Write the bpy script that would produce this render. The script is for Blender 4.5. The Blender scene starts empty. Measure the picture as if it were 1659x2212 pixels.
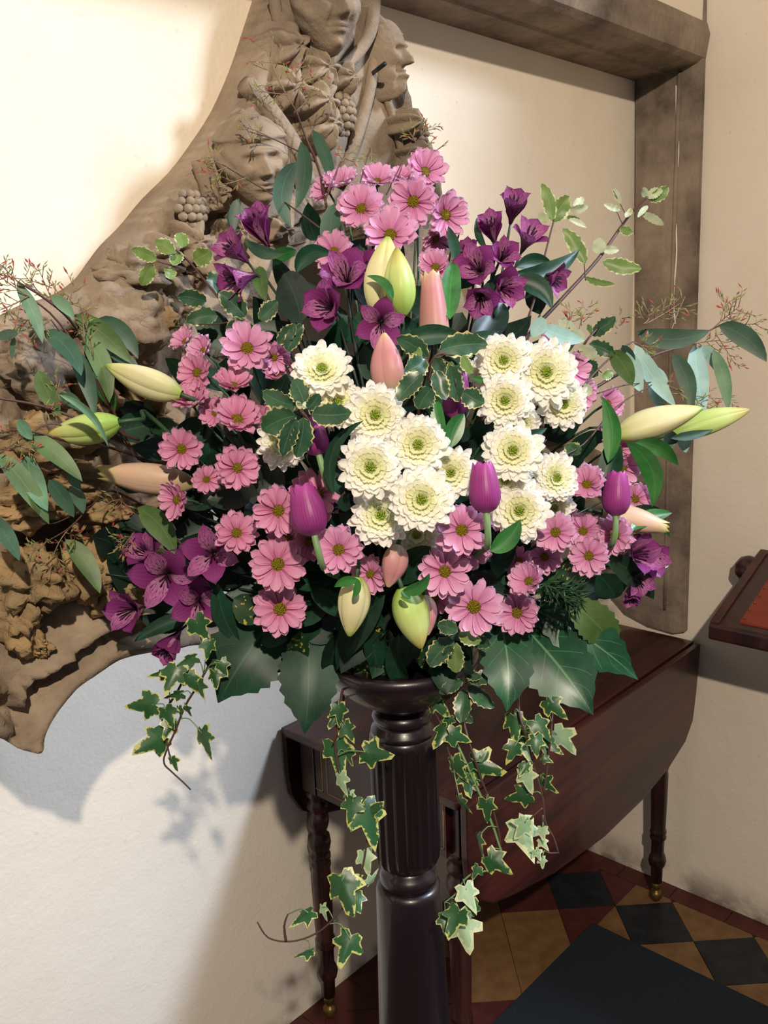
import bpy, bmesh, math, random
from mathutils import Vector, Matrix, noise
from mathutils.geometry import delaunay_2d_cdt
random.seed(7)
PI = math.pi
S = bpy.context.scene
COL = S.collection

# ---------------------------------------------------------------- camera (solved from the vanishing points of the photograph)
FPX, CX, CY, CAMH = 1960.0, 829.5, 1106.0, 1.65
_d = Vector((350, 8400, FPX)).normalized()                    # world down, in camera axes (right, down, forward)
_x = Vector((1860.5, -526, FPX)); _x = (_x - _d * _x.dot(_d)).normalized()
_z = -_d
_y = _z.cross(_x)
def c2w(v): return Vector((_x.dot(v), _y.dot(v), _z.dot(v)))
RT, DN, FW = c2w(Vector((1, 0, 0))), c2w(Vector((0, 1, 0))), c2w(Vector((0, 0, 1)))
CAM = Vector((0, 0, CAMH))
cd = bpy.data.cameras.new('camera'); cam = bpy.data.objects.new('camera', cd); COL.objects.link(cam)
cd.sensor_fit = 'HORIZONTAL'; cd.sensor_width = 36; cd.lens = FPX / 1659 * 36; cd.clip_start = .02
m3 = Matrix((RT, -DN, -FW)).transposed()
cam.matrix_world = Matrix.Translation(CAM) @ m3.to_4x4()
S.camera = cam

# ---------------------------------------------------------------- light and exposure
def area(name, loc, aim, sx, sy, power, col):
    l = bpy.data.lights.new(name, 'AREA'); l.shape = 'RECTANGLE'; l.size = sx; l.size_y = sy; l.energy = power; l.color = col
    o = bpy.data.objects.new(name, l); COL.objects.link(o); o.location = loc
    o.rotation_euler = (Vector(aim) - Vector(loc)).to_track_quat('-Z', 'Y').to_euler(); return o
area('ceiling_lamp', (-.64, -.91, 2.85), (1.2, 1.0, 1.2), .055, .055, 68, (1.0, .86, .69))
area('window_daylight', (2.95, -1.35, 3.65), (.9, .9, 1.1), .55, .75, 185, (.71, .82, 1.0))      # sky seen through the window of the side wall
w = bpy.data.worlds.new('room_light'); S.world = w; w.use_nodes = True
w.node_tree.nodes['Background'].inputs[0].default_value = (.86, .90, 1.0, 1); w.node_tree.nodes['Background'].inputs[1].default_value = .13
S.view_settings.view_transform = 'Standard'; S.view_settings.look = 'None'; S.view_settings.gamma = 1
S.view_settings.use_curve_mapping = False; S.view_settings.exposure = 0.10

# ---------------------------------------------------------------- pixel -> place helpers (photograph frame 1659 x 2212)
def ray(x, y): return c2w(Vector((x - CX, y - CY, FPX)))
def on(ax, val, x, y):
    r = ray(x, y); return CAM + r * ((val - CAM[ax]) / r[ax])
def at(x, y, d): return CAM + ray(x, y) * (d / FPX)
def dlim(x, y):                                                # keep the bouquet in front of the carved arch
    return (on(1, .955, x, y) - CAM).dot(FW)
def D(x, y, dz=0.0):                                            # the bouquet is a dome that bulges towards the viewer
    r2 = ((x - 870) / 620) ** 2 + ((y - 1000) / 620) ** 2
    return max(.75, min(.90 + .27 * min(r2, 1.25), dlim(x, y)) + dz)
FOAM = Vector((.784, .716, 1.24))

# ---------------------------------------------------------------- materials
def hexc(h):
    v = [int(h[i:i + 2], 16) / 255 for i in (0, 2, 4)]
    return tuple(x / 12.92 if x <= .04045 else ((x + .055) / 1.055) ** 2.4 for x in v) + (1,)
class NB:
    def __init__(s, name):
        s.m = bpy.data.materials.new(name); s.m.use_nodes = True; s.t = s.m.node_tree; s.n = s.t.nodes
        s.p = s.n['Principled BSDF']; s.out = s.n['Material Output']
    def a(s, ty, ins=None, **kw):
        k = s.n.new(ty)
        for a, b in kw.items(): setattr(k, a, b)
        for a, b in (ins or {}).items():
            if isinstance(b, bpy.types.NodeSocket): s.t.links.new(b, k.inputs[a])
            else: k.inputs[a].default_value = b
        return k
    def l(s, a, b): s.t.links.new(a, b)
    def math(s, op, a, b=0.0, clamp=False):
        k = s.a('ShaderNodeMath', {0: a, 1: b}, operation=op); k.use_clamp = clamp; return k.outputs[0]
    def mix(s, f, a, b):
        k = s.n.new('ShaderNodeMix'); k.data_type = 'RGBA'
        for i, v in ((0, f), (6, a), (7, b)):
            if isinstance(v, bpy.types.NodeSocket): s.l(v, k.inputs[i])
            else: k.inputs[i].default_value = v
        return k.outputs[2]
    def noise(s, scale, detail=3, vec=None, rough=.55):
        k = s.a('ShaderNodeTexNoise', {'Scale': scale, 'Detail': detail, 'Roughness': rough})
        if vec is not None: s.l(vec, k.inputs['Vector'])
        return k.outputs['Fac']
    def ramp(s, f, stops, interp='LINEAR'):
        k = s.n.new('ShaderNodeValToRGB'); k.color_ramp.interpolation = interp; e = k.color_ramp.elements
        while len(e) < len(stops): e.new(.5)
        for q, (p, c) in zip(e, stops): q.position = p; q.color = c
        s.l(f, k.inputs[0]); return k.outputs[0]
    def pos(s): return s.a('ShaderNodeNewGeometry').outputs['Position']
    def obj(s): return s.a('ShaderNodeTexCoord').outputs['Object']
    def uv(s):
        k = s.a('ShaderNodeSeparateXYZ', {0: s.a('ShaderNodeTexCoord').outputs['UV']}); return k.outputs[0], k.outputs[1]
    def vec(s, x, y, z=0.0): return s.a('ShaderNodeCombineXYZ', {0: x, 1: y, 2: z}).outputs[0]
    def bump(s, h, strength=.3, dist=.005):
        k = s.a('ShaderNodeBump', {'Height': h, 'Strength': strength, 'Distance': dist}); s.l(k.outputs[0], s.p.inputs['Normal'])
    def fin(s, col, rough=.5, spec=.5, trans=0.0, coat=0.0):
        if isinstance(col, bpy.types.NodeSocket): s.l(col, s.p.inputs['Base Color'])
        else: s.p.inputs['Base Color'].default_value = col
        if isinstance(rough, bpy.types.NodeSocket): s.l(rough, s.p.inputs['Roughness'])
        else: s.p.inputs['Roughness'].default_value = rough
        s.p.inputs['Specular IOR Level'].default_value = spec; s.p.inputs['Coat Weight'].default_value = coat
        if trans:
            t = s.a('ShaderNodeBsdfTranslucent')
            if isinstance(col, bpy.types.NodeSocket): s.l(col, t.inputs[0])
            else: t.inputs[0].default_value = col
            mx = s.a('ShaderNodeMixShader', {0: trans, 1: s.p.outputs[0], 2: t.outputs[0]}); s.l(mx.outputs[0], s.out.inputs[0])
        return s.m

def plaster(name, a, b, grime=None):
    n = NB(name); P = n.pos()
    c = n.mix(n.ramp(n.noise(2.2, 4, P), [(.35, (0, 0, 0, 1)), (.7, (1, 1, 1, 1))]), hexc(a), hexc(b))
    sp = n.ramp(n.noise(60, 2, P), [(.70, (0, 0, 0, 1)), (.78, (1, 1, 1, 1))]); c = n.mix(n.math('MULTIPLY', sp, .18), c, hexc('8a6f58'))
    if grime:                                                 # damp dirt that sits low along the skirting of the wall
        z = n.a('ShaderNodeSeparateXYZ', {0: P}).outputs[2]
        g = n.math('MULTIPLY', n.ramp(z, [(0, (1, 1, 1, 1)), (grime, (0, 0, 0, 1))]), n.ramp(n.noise(9, 5, P), [(.42, (0, 0, 0, 1)), (.62, (1, 1, 1, 1))]))
        c = n.mix(n.math('MULTIPLY', g, .8), c, hexc('4a4238'))
    n.bump(n.math('ADD', n.noise(14, 5, P), n.math('MULTIPLY', n.noise(130, 3, P), .35)), .35, .006)
    return n.fin(c, .9, .2)
M_WHITE = plaster('cream_plaster', 'f1e9dc', 'ece3d4', .06)
M_LAMPLIT = plaster('lamplit_plaster', 'eadfd0', 'e2d3c0', .10)  # cream plaster again, warmth of the lamp mixed into its colour
M_SPAND = plaster('spandrel_plaster', 'f0e6d6', 'e8d9c2')

def stone(name, cols, sc=5, bs=.6, sv=(4, 4, 2.2)):
    n = NB(name); P = n.pos()
    c = n.ramp(n.noise(sc, 6, P, .65), [(.30, hexc(cols[0])), (.46, hexc(cols[1])), (.60, hexc(cols[2])), (.75, hexc(cols[3]))])
    st = n.noise(3, 4, n.a('ShaderNodeVectorMath', {0: P, 1: sv}, operation='MULTIPLY').outputs[0])
    c = n.mix(n.math('MULTIPLY', n.ramp(st, [(.50, (0, 0, 0, 1)), (.72, (1, 1, 1, 1))]), .30), c, hexc('5d5048'))
    n.bump(n.math('ADD', n.noise(28, 6, P, .7), n.math('MULTIPLY', n.noise(160, 3, P), .4)), bs, .008)
    return n.fin(c, .92, .15)
M_STONE = stone('carved_limestone', ('665850', '8a7a68', 'a08e79', 'b4a28a'), 5, .4)
M_OCHRE = stone('ochre_limestone', ('685644', '8f7a5a', 'a88b64', 'b59c76'), 7)
M_FRAME = stone('grey_brown_stone', ('564b43', '7e7164', '978776', 'a8998a'), 6, .4, (14, 14, 1.3))

def wood(name, a, b, rough, sc=(3, 40, 40), coat=.3):
    n = NB(name); v = n.a('ShaderNodeVectorMath', {0: n.pos(), 1: sc}, operation='MULTIPLY').outputs[0]
    c = n.ramp(n.noise(1.0, 5, v, .6), [(.3, hexc(a)), (.7, hexc(b))]); n.bump(n.noise(4, 3, v), .08, .002)
    return n.fin(c, rough, .5, coat=coat)
M_MAHOG = wood('mahogany_top', '1c0c0d', '4e211a', .36, (2.2, 30, 30), .2)
M_MDARK = wood('dark_mahogany', '1e0d0d', '3d1a16', .36, (30, 30, 3))
M_PED = wood('dark_stained_wood', '0e090c', '201018', .34, (30, 30, 2), .35)
M_INLAY = NB('pale_string_inlay').fin(hexc('a07a58'), .4)
n = NB('aged_brass'); M_BRASS = n.fin(n.mix(n.noise(60), hexc('6e5430'), hexc('8a7040')), .4); n.p.inputs['Metallic'].default_value = .8

def tilem(name, a, b):
    n = NB(name); P = n.pos(); c = n.mix(n.ramp(n.noise(26, 5, P), [(.35, (0, 0, 0, 1)), (.7, (1, 1, 1, 1))]), hexc(a), hexc(b)); n.bump(n.noise(90, 3, P), .12, .002)
    return n.fin(c, n.ramp(n.noise(15, 3, P), [(.3, (.38,) * 3 + (1,)), (.7, (.6,) * 3 + (1,))]), .4)
M_TB, M_TO, M_TR = tilem('black_tile', '15181d', '24282e'), tilem('ochre_tile', '6e5032', '82623e'), tilem('red_tile', '47201e', '572823')
M_GROUT = tilem('grout', '2a2420', '3a322b')
n = NB('charcoal_pile'); M_MAT = n.fin(n.mix(n.noise(350, 3, n.pos()), hexc('1a1e24'), hexc('343b44')), .95, .1); n.bump(n.noise(420, 2, n.pos()), .6, .004)
n = NB('red_leather'); M_LEATH = n.fin(n.mix(n.noise(40, 4, n.pos()), hexc('6e2416'), hexc('8a3220')), .45); n.bump(n.noise(220, 3, n.pos()), .2, .002)

# petals and leaves: the UV runs along the blade (u) and across it (v)
def petal(name, stops, streak=None, rough=.55, trans=.28, rib=0.10, fr=44.0, vb=.12):
    n = NB(name); u, v = n.uv(); c = n.ramp(u, [(p, hexc(h)) for p, h in stops])
    ln = n.math('SINE', n.math('MULTIPLY', v, fr)); c = n.mix(n.math('MULTIPLY', n.math('ADD', n.math('MULTIPLY', ln, .5), .5), rib), c, hexc(stops[0][1]))
    if streak:
        s_ = n.noise(1.0, 2, n.vec(n.math('MULTIPLY', u, 7.0), n.math('MULTIPLY', v, 26.0)))
        w_ = n.ramp(u, [(.18, (0, 0, 0, 1)), (.32, (1, 1, 1, 1)), (.80, (1, 1, 1, 1)), (.9, (0, 0, 0, 1))])
        c = n.mix(n.math('MULTIPLY', n.ramp(s_, [(.56, (0, 0, 0, 1)), (.60, (1, 1, 1, 1))]), w_), c, hexc(streak))
    n.bump(ln, vb, .001)
    return n.fin(c, rough, .3, trans)
M_PINK = petal('pink_petal', [(0, 'cc7eac'), (.25, 'e09cc4'), (.7, 'eab8d6'), (1, 'f8e2ee')], None, .5, .3, .30)
M_PINK2 = petal('lamplit_pink_petal', [(0, 'c8749c'), (.25, 'da92b4'), (.7, 'e2a8c6'), (1, 'f0cade')], None, .5, .3, .30)  # same pink petal with the lamp's warm cast put into the colour
M_WPET = petal('white_petal', [(0, 'f0efb6'), (.3, 'f8f6dc'), (.6, 'fcfaf4'), (1, 'fdfcfa')], None, .5, .42, .02)
M_CPET = petal('cream_petal', [(0, 'ecf0ac'), (.4, 'f8f7d8'), (1, 'fcfbf2')], None, .5, .42, .02)
M_ALO = petal('purple_tepal', [(0, '442038'), (.3, '762a66'), (.8, '8c387c'), (.95, '6c2860'), (1, '34243c')], None, .45, .22, .15)
M_ALI = petal('streaked_purple_tepal', [(0, '702c58'), (.3, 'c488ac'), (.6, 'b868a2'), (1, '8a3a78')], '380a34', .45, .22, .1)
M_TUL = petal('tulip_tepal', [(0, 'a8708c'), (.10, '8c2c78'), (.7, '96307e'), (1, 'b444a0')], None, .42, .15, .18, 90.0, .05)
M_LYC = petal('cream_lily_tepal', [(0, 'a8c060'), (.15, 'd8d6a0'), (.6, 'e2d8ac'), (.9, 'd8d890'), (1, '8cac40')], None, .45, .15, .06, 12.6, .03)
M_LYG = petal('green_lily_tepal', [(0, '8cb04c'), (.3, 'b4cc70'), (.7, 'ccd688'), (.9, 'c4b868'), (1, '9a9448')], None, .42, .15, .08, 12.6, .03)
M_LYP = petal('pink_lily_tepal', [(0, 'a8a47c'), (.25, 'c4908a'), (.7, 'cc8890'), (.9, 'd8a49c'), (1, 'd4c890')], None, .45, .15, .06, 12.6, .03)
M_LYS = petal('blush_lily_tepal', [(0, 'b0a078'), (.3, 'd2b498'), (.7, 'd8b49c'), (.92, 'cdbb84'), (1, '9cb050')], None, .45, .15, .06, 12.6, .03)
n = NB('yellow_disc'); o_ = n.obj(); M_DISC = n.fin(n.ramp(n.a('ShaderNodeTexVoronoi', {'Vector': o_, 'Scale': 22}).outputs['Distance'], [(.1, hexc('c8b030')), (.6, hexc('8a7c1a'))]), .7, .2)
n.bump(n.a('ShaderNodeTexVoronoi', {'Vector': o_, 'Scale': 22}).outputs['Distance'], .8, .02)
n = NB('green_eye'); o_ = n.a('ShaderNodeVectorMath', {0: n.obj(), 1: (1, 1, 0)}, operation='MULTIPLY').outputs[0]; M_EYE = n.fin(n.ramp(n.a('ShaderNodeVectorMath', {0: o_}, operation='LENGTH').outputs['Value'], [(.05, hexc('9cc032')), (.12, hexc('c8de64')), (.20, hexc('f0f2b4')), (.32, hexc('faf8de'))]), .6, .2, .15)
n.bump(n.a('ShaderNodeTexVoronoi', {'Vector': o_, 'Scale': 17}).outputs['Distance'], .8, .03)
M_ANTH = NB('dark_anther').fin(hexc('2a1624'), .6)

def leafm(name, a, b, margin=None, vein=None, rough=.38, spec=.5, spots=None, radial=False, trans=.10, mw=.62):
    n = NB(name); u, v = n.uv(); c = n.mix(n.ramp(n.noise(30, 3, n.pos()), [(.35, (0, 0, 0, 1)), (.65, (1, 1, 1, 1))]), hexc(a), hexc(b))
    e = v if radial else n.math('ABSOLUTE', n.math('SUBTRACT', n.math('MULTIPLY', v, 2.0), 1.0))
    if vein:
        mid = n.math('LESS_THAN', e, .035)
        sd = n.math('FRACT', n.math('SUBTRACT', n.math('MULTIPLY', u, 6.0), n.math('MULTIPLY', e, 1.6)))
        side = n.math('MULTIPLY', n.math('LESS_THAN', sd, .05), n.math('LESS_THAN', e, .8))
        vm = n.math('MAXIMUM', mid, n.math('MULTIPLY', side, .55)); c = n.mix(n.math('MULTIPLY', vm, .65), c, hexc(vein)); n.bump(vm, .3, .002)
    if margin:
        nz = n.noise(150, 2, n.pos()); edge = n.math('ADD', e, n.math('MULTIPLY', n.math('SUBTRACT', nz, .5), .9))
        c = n.mix(n.ramp(edge, [(mw, (0, 0, 0, 1)), (mw + .08, (1, 1, 1, 1))]), c, hexc(margin))
    if spots:
        sp = n.ramp(n.noise(170, 2, n.pos()), [(.60, (0, 0, 0, 1)), (.64, (1, 1, 1, 1))]); c = n.mix(sp, c, hexc(spots))
    return n.fin(c, rough, spec, trans)
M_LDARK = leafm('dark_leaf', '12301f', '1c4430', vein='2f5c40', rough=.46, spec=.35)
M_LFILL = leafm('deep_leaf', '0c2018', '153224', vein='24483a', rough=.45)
M_LMID = leafm('mid_green_leaf', '245c2c', '3c7c38', vein='4c8c48')
M_LFAT = leafm('fatsia_leaf', '16402c', '235a3a', vein='6f9c74', rough=.36)
M_LOLV = leafm('olive_leaf', '3e5a2c', '54703a', vein='64804a', rough=.5)
M_LEUC = leafm('blue_grey_leaf', '84aca6', 'a4c6c0', vein='b4d0c8', rough=.55, trans=.15)
M_LEUD = leafm('dark_eucalyptus_leaf', '2c4a38', '3c5e48', vein='4c6e58', rough=.5)
M_LEUG = leafm('grey_green_leaf', '4c7256', '688e6c', vein='7a9e7e', rough=.55)
M_LVAR = leafm('cream_edged_leaf', '2a4a34', '3c6044', 'c8bc88', vein='5c7c60', rough=.35, mw=.86)
M_LVRL = leafm('pale_cream_edged_leaf', '6c8a48', '86a05c', 'd8dcb0', vein='98b078', rough=.45, trans=.25, mw=.84)
M_LPAL = leafm('silvery_young_leaf', 'b4bc94', 'ccd2b0', rough=.6, trans=.25)
M_IVY = leafm('variegated_ivy', '244a28', '34603a', 'bec070', radial=True, mw=.86, trans=.15)
M_IVYP = leafm('pale_ivy', '8cae84', 'a8c49c', 'd0d8a8', radial=True, mw=.78, rough=.5, trans=.25)
M_AUC = leafm('spotted_laurel', '16301c', '24441f', spots='b0a048')
M_STEM = NB('green_stem').fin(hexc('2c4c30'), .5)
M_STEMD = NB('dark_green_stem').fin(hexc('16281e'), .5)
M_STEML = NB('light_green_stem').fin(hexc('6f8e5c'), .5)
M_TWIG = NB('brown_twig').fin(hexc('4a3028'), .6)
M_TWIGL = NB('tan_twig').fin(hexc('7c6248'), .6)
M_SHOOT = NB('yellow_green_shoot').fin(hexc('8a8c54'), .6, .3, .2)
M_RED = NB('red_shoot_tip').fin(hexc('a44c44'), .5, .3, .2)
M_FOAM = NB('floral_foam').fin(hexc('0e1c14'), .95)
M_NEED = NB('rosemary_needle').fin(hexc('3a5a3c'), .5, .4)

# ---------------------------------------------------------------- object helpers
def tag(o, label=None, cat=None, group=None, kind=None):
    for k, v in (('label', label), ('category', cat), ('group', group), ('kind', kind)):
        if v: o[k] = v
    return o
def link(name, me, parent=None, mat=None, M=None):
    o = bpy.data.objects.new(name, me); COL.objects.link(o)
    if parent is not None: o.parent = parent
    if M is not None: o.matrix_local = M
    if mat is not None and not me.materials:
        for q in (mat if isinstance(mat, (list, tuple)) else [mat]): me.materials.append(q)
    return o
def empty(name, loc, label, cat, group=None, M=None):
    o = bpy.data.objects.new(name, None); COL.objects.link(o); o.empty_display_size = .02
    if M is not None: o.matrix_world = M
    else: o.location = loc
    return tag(o, label, cat, group)
def smooth(me):
    me.polygons.foreach_set('use_smooth', [True] * len(me.polygons)); return me
def pymesh(name, vs, fs, uvs=None, sm=True):
    me = bpy.data.meshes.new(name); me.from_pydata([tuple(v) for v in vs], [], fs)
    if uvs:
        L = me.uv_layers.new(name='UVMap')
        for lp in me.loops: L.data[lp.index].uv = uvs[lp.vertex_index]
    if sm: smooth(me)
    return me
def grid(name, nu, nv, fn):                                     # fn(u, v) -> point; v across
    vs, uvs, fs = [], [], []
    for i in range(nu + 1):
        for j in range(nv + 1):
            u, v = i / nu, j / nv; vs.append(fn(u, v)); uvs.append((u, v))
    for i in range(nu):
        for j in range(nv):
            a = i * (nv + 1) + j; fs.append((a, a + 1, a + nv + 2, a + nv + 1))
    return pymesh(name, vs, fs, uvs)
def tube_data(pts, rad, sides=6):
    pts = [Vector(p) for p in pts]; vs, fs = [], []; N = len(pts); up = Vector((.3, .2, .93))
    for i, p in enumerate(pts):
        t = (pts[min(i + 1, N - 1)] - pts[max(i - 1, 0)])
        t = t.normalized() if t.length > 1e-9 else Vector((0, 0, 1))
        a = t.cross(up); a = a.normalized() if a.length > 1e-4 else t.orthogonal().normalized(); b = t.cross(a)
        r = rad[i] if isinstance(rad, (list, tuple)) else rad
        for k in range(sides):
            q = 2 * PI * k / sides; vs.append(p + (a * math.cos(q) + b * math.sin(q)) * r)
    for i in range(N - 1):
        for k in range(sides):
            k2 = (k + 1) % sides; fs.append((i * sides + k, i * sides + k2, (i + 1) * sides + k2, (i + 1) * sides + k))
    fs.append(tuple(range(sides - 1, -1, -1))); fs.append(tuple((N - 1) * sides + k for k in range(sides)))
    return vs, fs
def tube(name, pts, rad, mat, parent=None, sides=6):            # points in world space
    inv = parent.matrix_basis.inverted() if parent is not None else Matrix.Identity(4)
    s = inv.to_scale()[0]
    vs, fs = tube_data([inv @ Vector(p) for p in pts], [r * s for r in rad] if isinstance(rad, (list, tuple)) else rad * s, sides)
    return link(name, pymesh(name, vs, fs), parent, mat)
def smooth_path(pts, n=4):                                      # Catmull-Rom through the points
    P = [Vector(p) for p in pts]; out = []
    for i in range(len(P) - 1):
        a, b, c, d = P[max(i - 1, 0)], P[i], P[i + 1], P[min(i + 2, len(P) - 1)]
        for k in range(n):
            t = k / n; out.append(.5 * ((2 * b) + (c - a) * t + (2 * a - 5 * b + 4 * c - d) * t * t + (3 * b - a - 3 * c + d) * t ** 3))
    return out + [P[-1]]
def lathe(name, prof, axis, mat, parent=None, seg=32, flute=None):   # prof: (z, r) from the top down, in world z
    inv = parent.matrix_basis.inverted() if parent is not None else Matrix.Identity(4)
    vs, fs = [], []
    for z, r in prof:
        for k in range(seg):
            q = 2 * PI * k / seg; rr = r
            if flute and flute[0] <= z <= flute[1]: rr = r - flute[2] * abs(math.cos(q * flute[3] / 2)) ** .7
            vs.append(inv @ Vector((axis[0] + rr * math.cos(q), axis[1] + rr * math.sin(q), z)))
    for i in range(len(prof) - 1):
        for k in range(seg):
            k2 = (k + 1) % seg; fs.append((i * seg + k, (i + 1) * seg + k, (i + 1) * seg + k2, i * seg + k2))
    fs.append(tuple(range(seg))); fs.append(tuple((len(prof) - 1) * seg + k for k in reversed(range(seg))))
    me = pymesh(name, vs, fs); 
    return link(name, me, parent, mat)
def slab(name, poly, ax, a, b, mat, parent=None, bev=0.0):        # polygon (2D, the two other axes) extruded along axis ax from a to b
    off = parent.matrix_basis.translation if parent is not None else Vector()
    bm = bmesh.new()
    def P(p, h):
        q = list(p); q.insert(ax, h); return Vector(q) - off
    A = [bm.verts.new(P(p, a)) for p in poly]; B = [bm.verts.new(P(p, b)) for p in poly]; N = len(poly)
    bm.faces.new(A); bm.faces.new(B[::-1])
    for i in range(N): bm.faces.new((A[i], B[i], B[(i + 1) % N], A[(i + 1) % N]))
    bmesh.ops.recalc_face_normals(bm, faces=bm.faces)
    if bev: bmesh.ops.bevel(bm, geom=bm.edges[:], offset=bev, segments=2, affect='EDGES', profile=.7)
    me = bpy.data.meshes.new(name); bm.to_mesh(me); bm.free()
    return link(name, me, parent, mat)
def box(name, x0, x1, y0, y1, z0, z1, mat, parent=None, bev=0.0):
    return slab(name, [(x0, y0), (x1, y0), (x1, y1), (x0, y1)], 2, z0, z1, mat, parent, bev)

def boxes(name, L, mat):                                          # several boxes of one wall as one mesh
    vs, fs = [], []
    for x0, x1, y0, y1, z0, z1 in L:
        o = len(vs); vs += [(x, y, z) for z in (z0, z1) for x, y in ((x0, y0), (x1, y0), (x1, y1), (x0, y1))]
        fs += [tuple(i + o for i in f) for f in ((0, 3, 2, 1), (4, 5, 6, 7), (0, 1, 5, 4), (1, 2, 6, 5), (2, 3, 7, 6), (3, 0, 4, 7))]
    return link(name, pymesh(name, vs, fs, None, False), None, mat)

# ================================================================ THE SETTING
XR, YL, YS, YF = 2.181, 1.437, 1.14, .97       # right wall, niche back, spandrel plaster, face of the stone frame
def structure(o, label): return tag(o, label, None, None, 'structure')
structure(box('wall_left', -1.4, 2.4, YL, 1.62, -.05, 2.5, M_WHITE), 'white plastered back wall of the niche behind the table')
WY0, WY1, WZ0, WZ1 = -1.30, -.10, 1.85, 3.45                     # window opening in the side wall, outside the picture
structure(boxes('wall_right', [(XR, 2.36, WY1, 1.62, -.05, 3.7), (XR, 2.36, -3.2, WY0, -.05, 3.7), (XR, 2.36, WY0, WY1, -.05, WZ0), (XR, 2.36, WY0, WY1, WZ1, 3.7)], M_LAMPLIT), 'plastered side wall beside the table, warm lamplight in its tint')
def P2(pts, y=1.05): return [(on(1, y, *p).x, on(1, y, *p).z) for p in pts]
low = P2([(-80, 830), (0, 780), (110, 735), (210, 650), (330, 510), (480, 330), (580, 220), (700, 260), (800, 220), (880, 340), (960, 520), (1060, 740), (1200, 930), (1320, 1060)])
structure(slab('wall_spandrel', [(-1.4, 1.40)] + low + [(XR, low[-1][1] - .02), (XR, 2.16), (-1.4, 2.16)], 1, YS, 1.25, M_SPAND), 'cream plaster panel above and around the carved arch')
structure(box('wall_upper', -1.4, XR, .975, 1.25, 2.225, 3.3, M_SPAND), 'plaster above the stone lintel')
structure(slab('trim_1', [(1.25, 2.14), (1.055, 2.139), (1.05, 2.145), (.985, 2.150), (.97, 2.160), (.962, 2.21), (.97, 2.235), (1.25, 2.235)], 0, -1.4, XR, M_FRAME, bev=.002), 'grey brown stone lintel over the carved arch')
pil = [(on(0, XR - .014, *p).y, on(0, XR - .014, *p).z) for p in [(1522, -60), (1521, 60), (1480, 1365), (1455, 1368), (1400, 1352), (1350, 1325), (1322, 1292), (1304, 1240), (1290, 1150), (1285, 1050), (1300, 960), (1340, 930), (1373, 900), (1372, -60)]]
pl = slab('trim_2', pil, 0, XR - .016, XR + .01, M_FRAME, bev=.003); structure(pl, 'weathered stone jamb at the corner of the side wall')
fl = [(p[0] - .05, p[1]) for p in pil[0:3]]
tube('chamfer_edge', smooth_path([(XR - .016, pil[1][0] + .055, 2.14), (XR - .016, pil[1][0] + .055, 1.5), (XR - .014, pil[1][0] + .05, .82)], 3), .006, M_FRAME, pl, 5)

tube('paint_run', smooth_path([(XR - .0165, on(0, XR - .016, *q).y, on(0, XR - .016, *q).z) for q in ((1461, 185), (1462, 260), (1466, 330), (1458, 430), (1462, 540), (1455, 640), (1459, 700))], 4), .0022, M_WHITE, pl, 5)
flo = structure(box('floor', -1.4, 2.3, -2.0, 1.5, -.06, -.004, M_GROUT), 'floor of black, ochre and red tiles')
def clip(poly, nx, ny, c):
    out = []
    for i in range(len(poly)):
        p, q = poly[i], poly[(i + 1) % len(poly)]; a, b = p[0] * nx + p[1] * ny - c, q[0] * nx + q[1] * ny - c
        if a <= 0: out.append(p)
        if a * b < 0: t = a / (a - b); out.append((p[0] + (q[0] - p[0]) * t, p[1] + (q[1] - p[1]) * t))
    return out
def shrink(poly, g=.0012):
    cx = sum(p[0] for p in poly) / len(poly); cy = sum(p[1] for p in poly) / len(poly)
    return [(p[0] + (cx - p[0]) * g / max(.01, math.hypot(p[0] - cx, p[1] - cy)), p[1] + (cy - p[1]) * g / max(.01, math.hypot(p[0] - cx, p[1] - cy))) for p in poly]
def tile(poly, m):
    if len(poly) < 3: return
    ar = abs(sum(poly[i][0] * poly[(i + 1) % len(poly)][1] - poly[(i + 1) % len(poly)][0] * poly[i][1] for i in range(len(poly)))) / 2
    if ar < 4e-4: return
    slab('tile', shrink(poly), 2, -.006, random.uniform(-.0008, .0006), m, flo)
Ta, Tb = (.112, .112), (-.112, .112)
for i in range(-9, 4):
    for j in range(-9, 9):
        q = [(2.0 + a * Ta[0] + b * Tb[0], 1.06 + a * Ta[1] + b * Tb[1]) for a, b in ((i, j), (i + 1, j), (i + 1, j + 1), (i, j + 1))]
        q = clip(clip(q, 1, 0, 2.12), 0, 1, YL - .055)
        if len(q) < 3 or max(p[0] for p in q) < .75 or max(p[1] for p in q) < .2: continue
        up, dn = clip(q, 0, -1, -1.06), clip(q, 0, 1, 1.06)
        if i == j: tile(q, M_TB); continue
        tile(up, M_TO if j - i in (2, 3, 4) and j > 0 else M_TR); tile(dn, M_TO if i > -4 else M_TB if (i + j) % 2 else M_TO)
for k in range(8): tile([(2.12, YL - .158 * (k + 1)), (XR, YL - .158 * (k + 1)), (XR, YL - .158 * k), (2.12, YL - .158 * k)], M_TR)
for k in range(9): tile([(2.12 - .158 * (k + 1), YL - .055), (2.12 - .158 * k, YL - .055), (2.12 - .158 * k, YL), (2.12 - .158 * (k + 1), YL)], M_TR)
mat_ = box('doormat', 1.36, 1.888, -.1, 1.066, .0006, .011, M_MAT, bev=.003); tag(mat_, 'flat charcoal doormat lying on the tiled floor', 'doormat')

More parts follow.
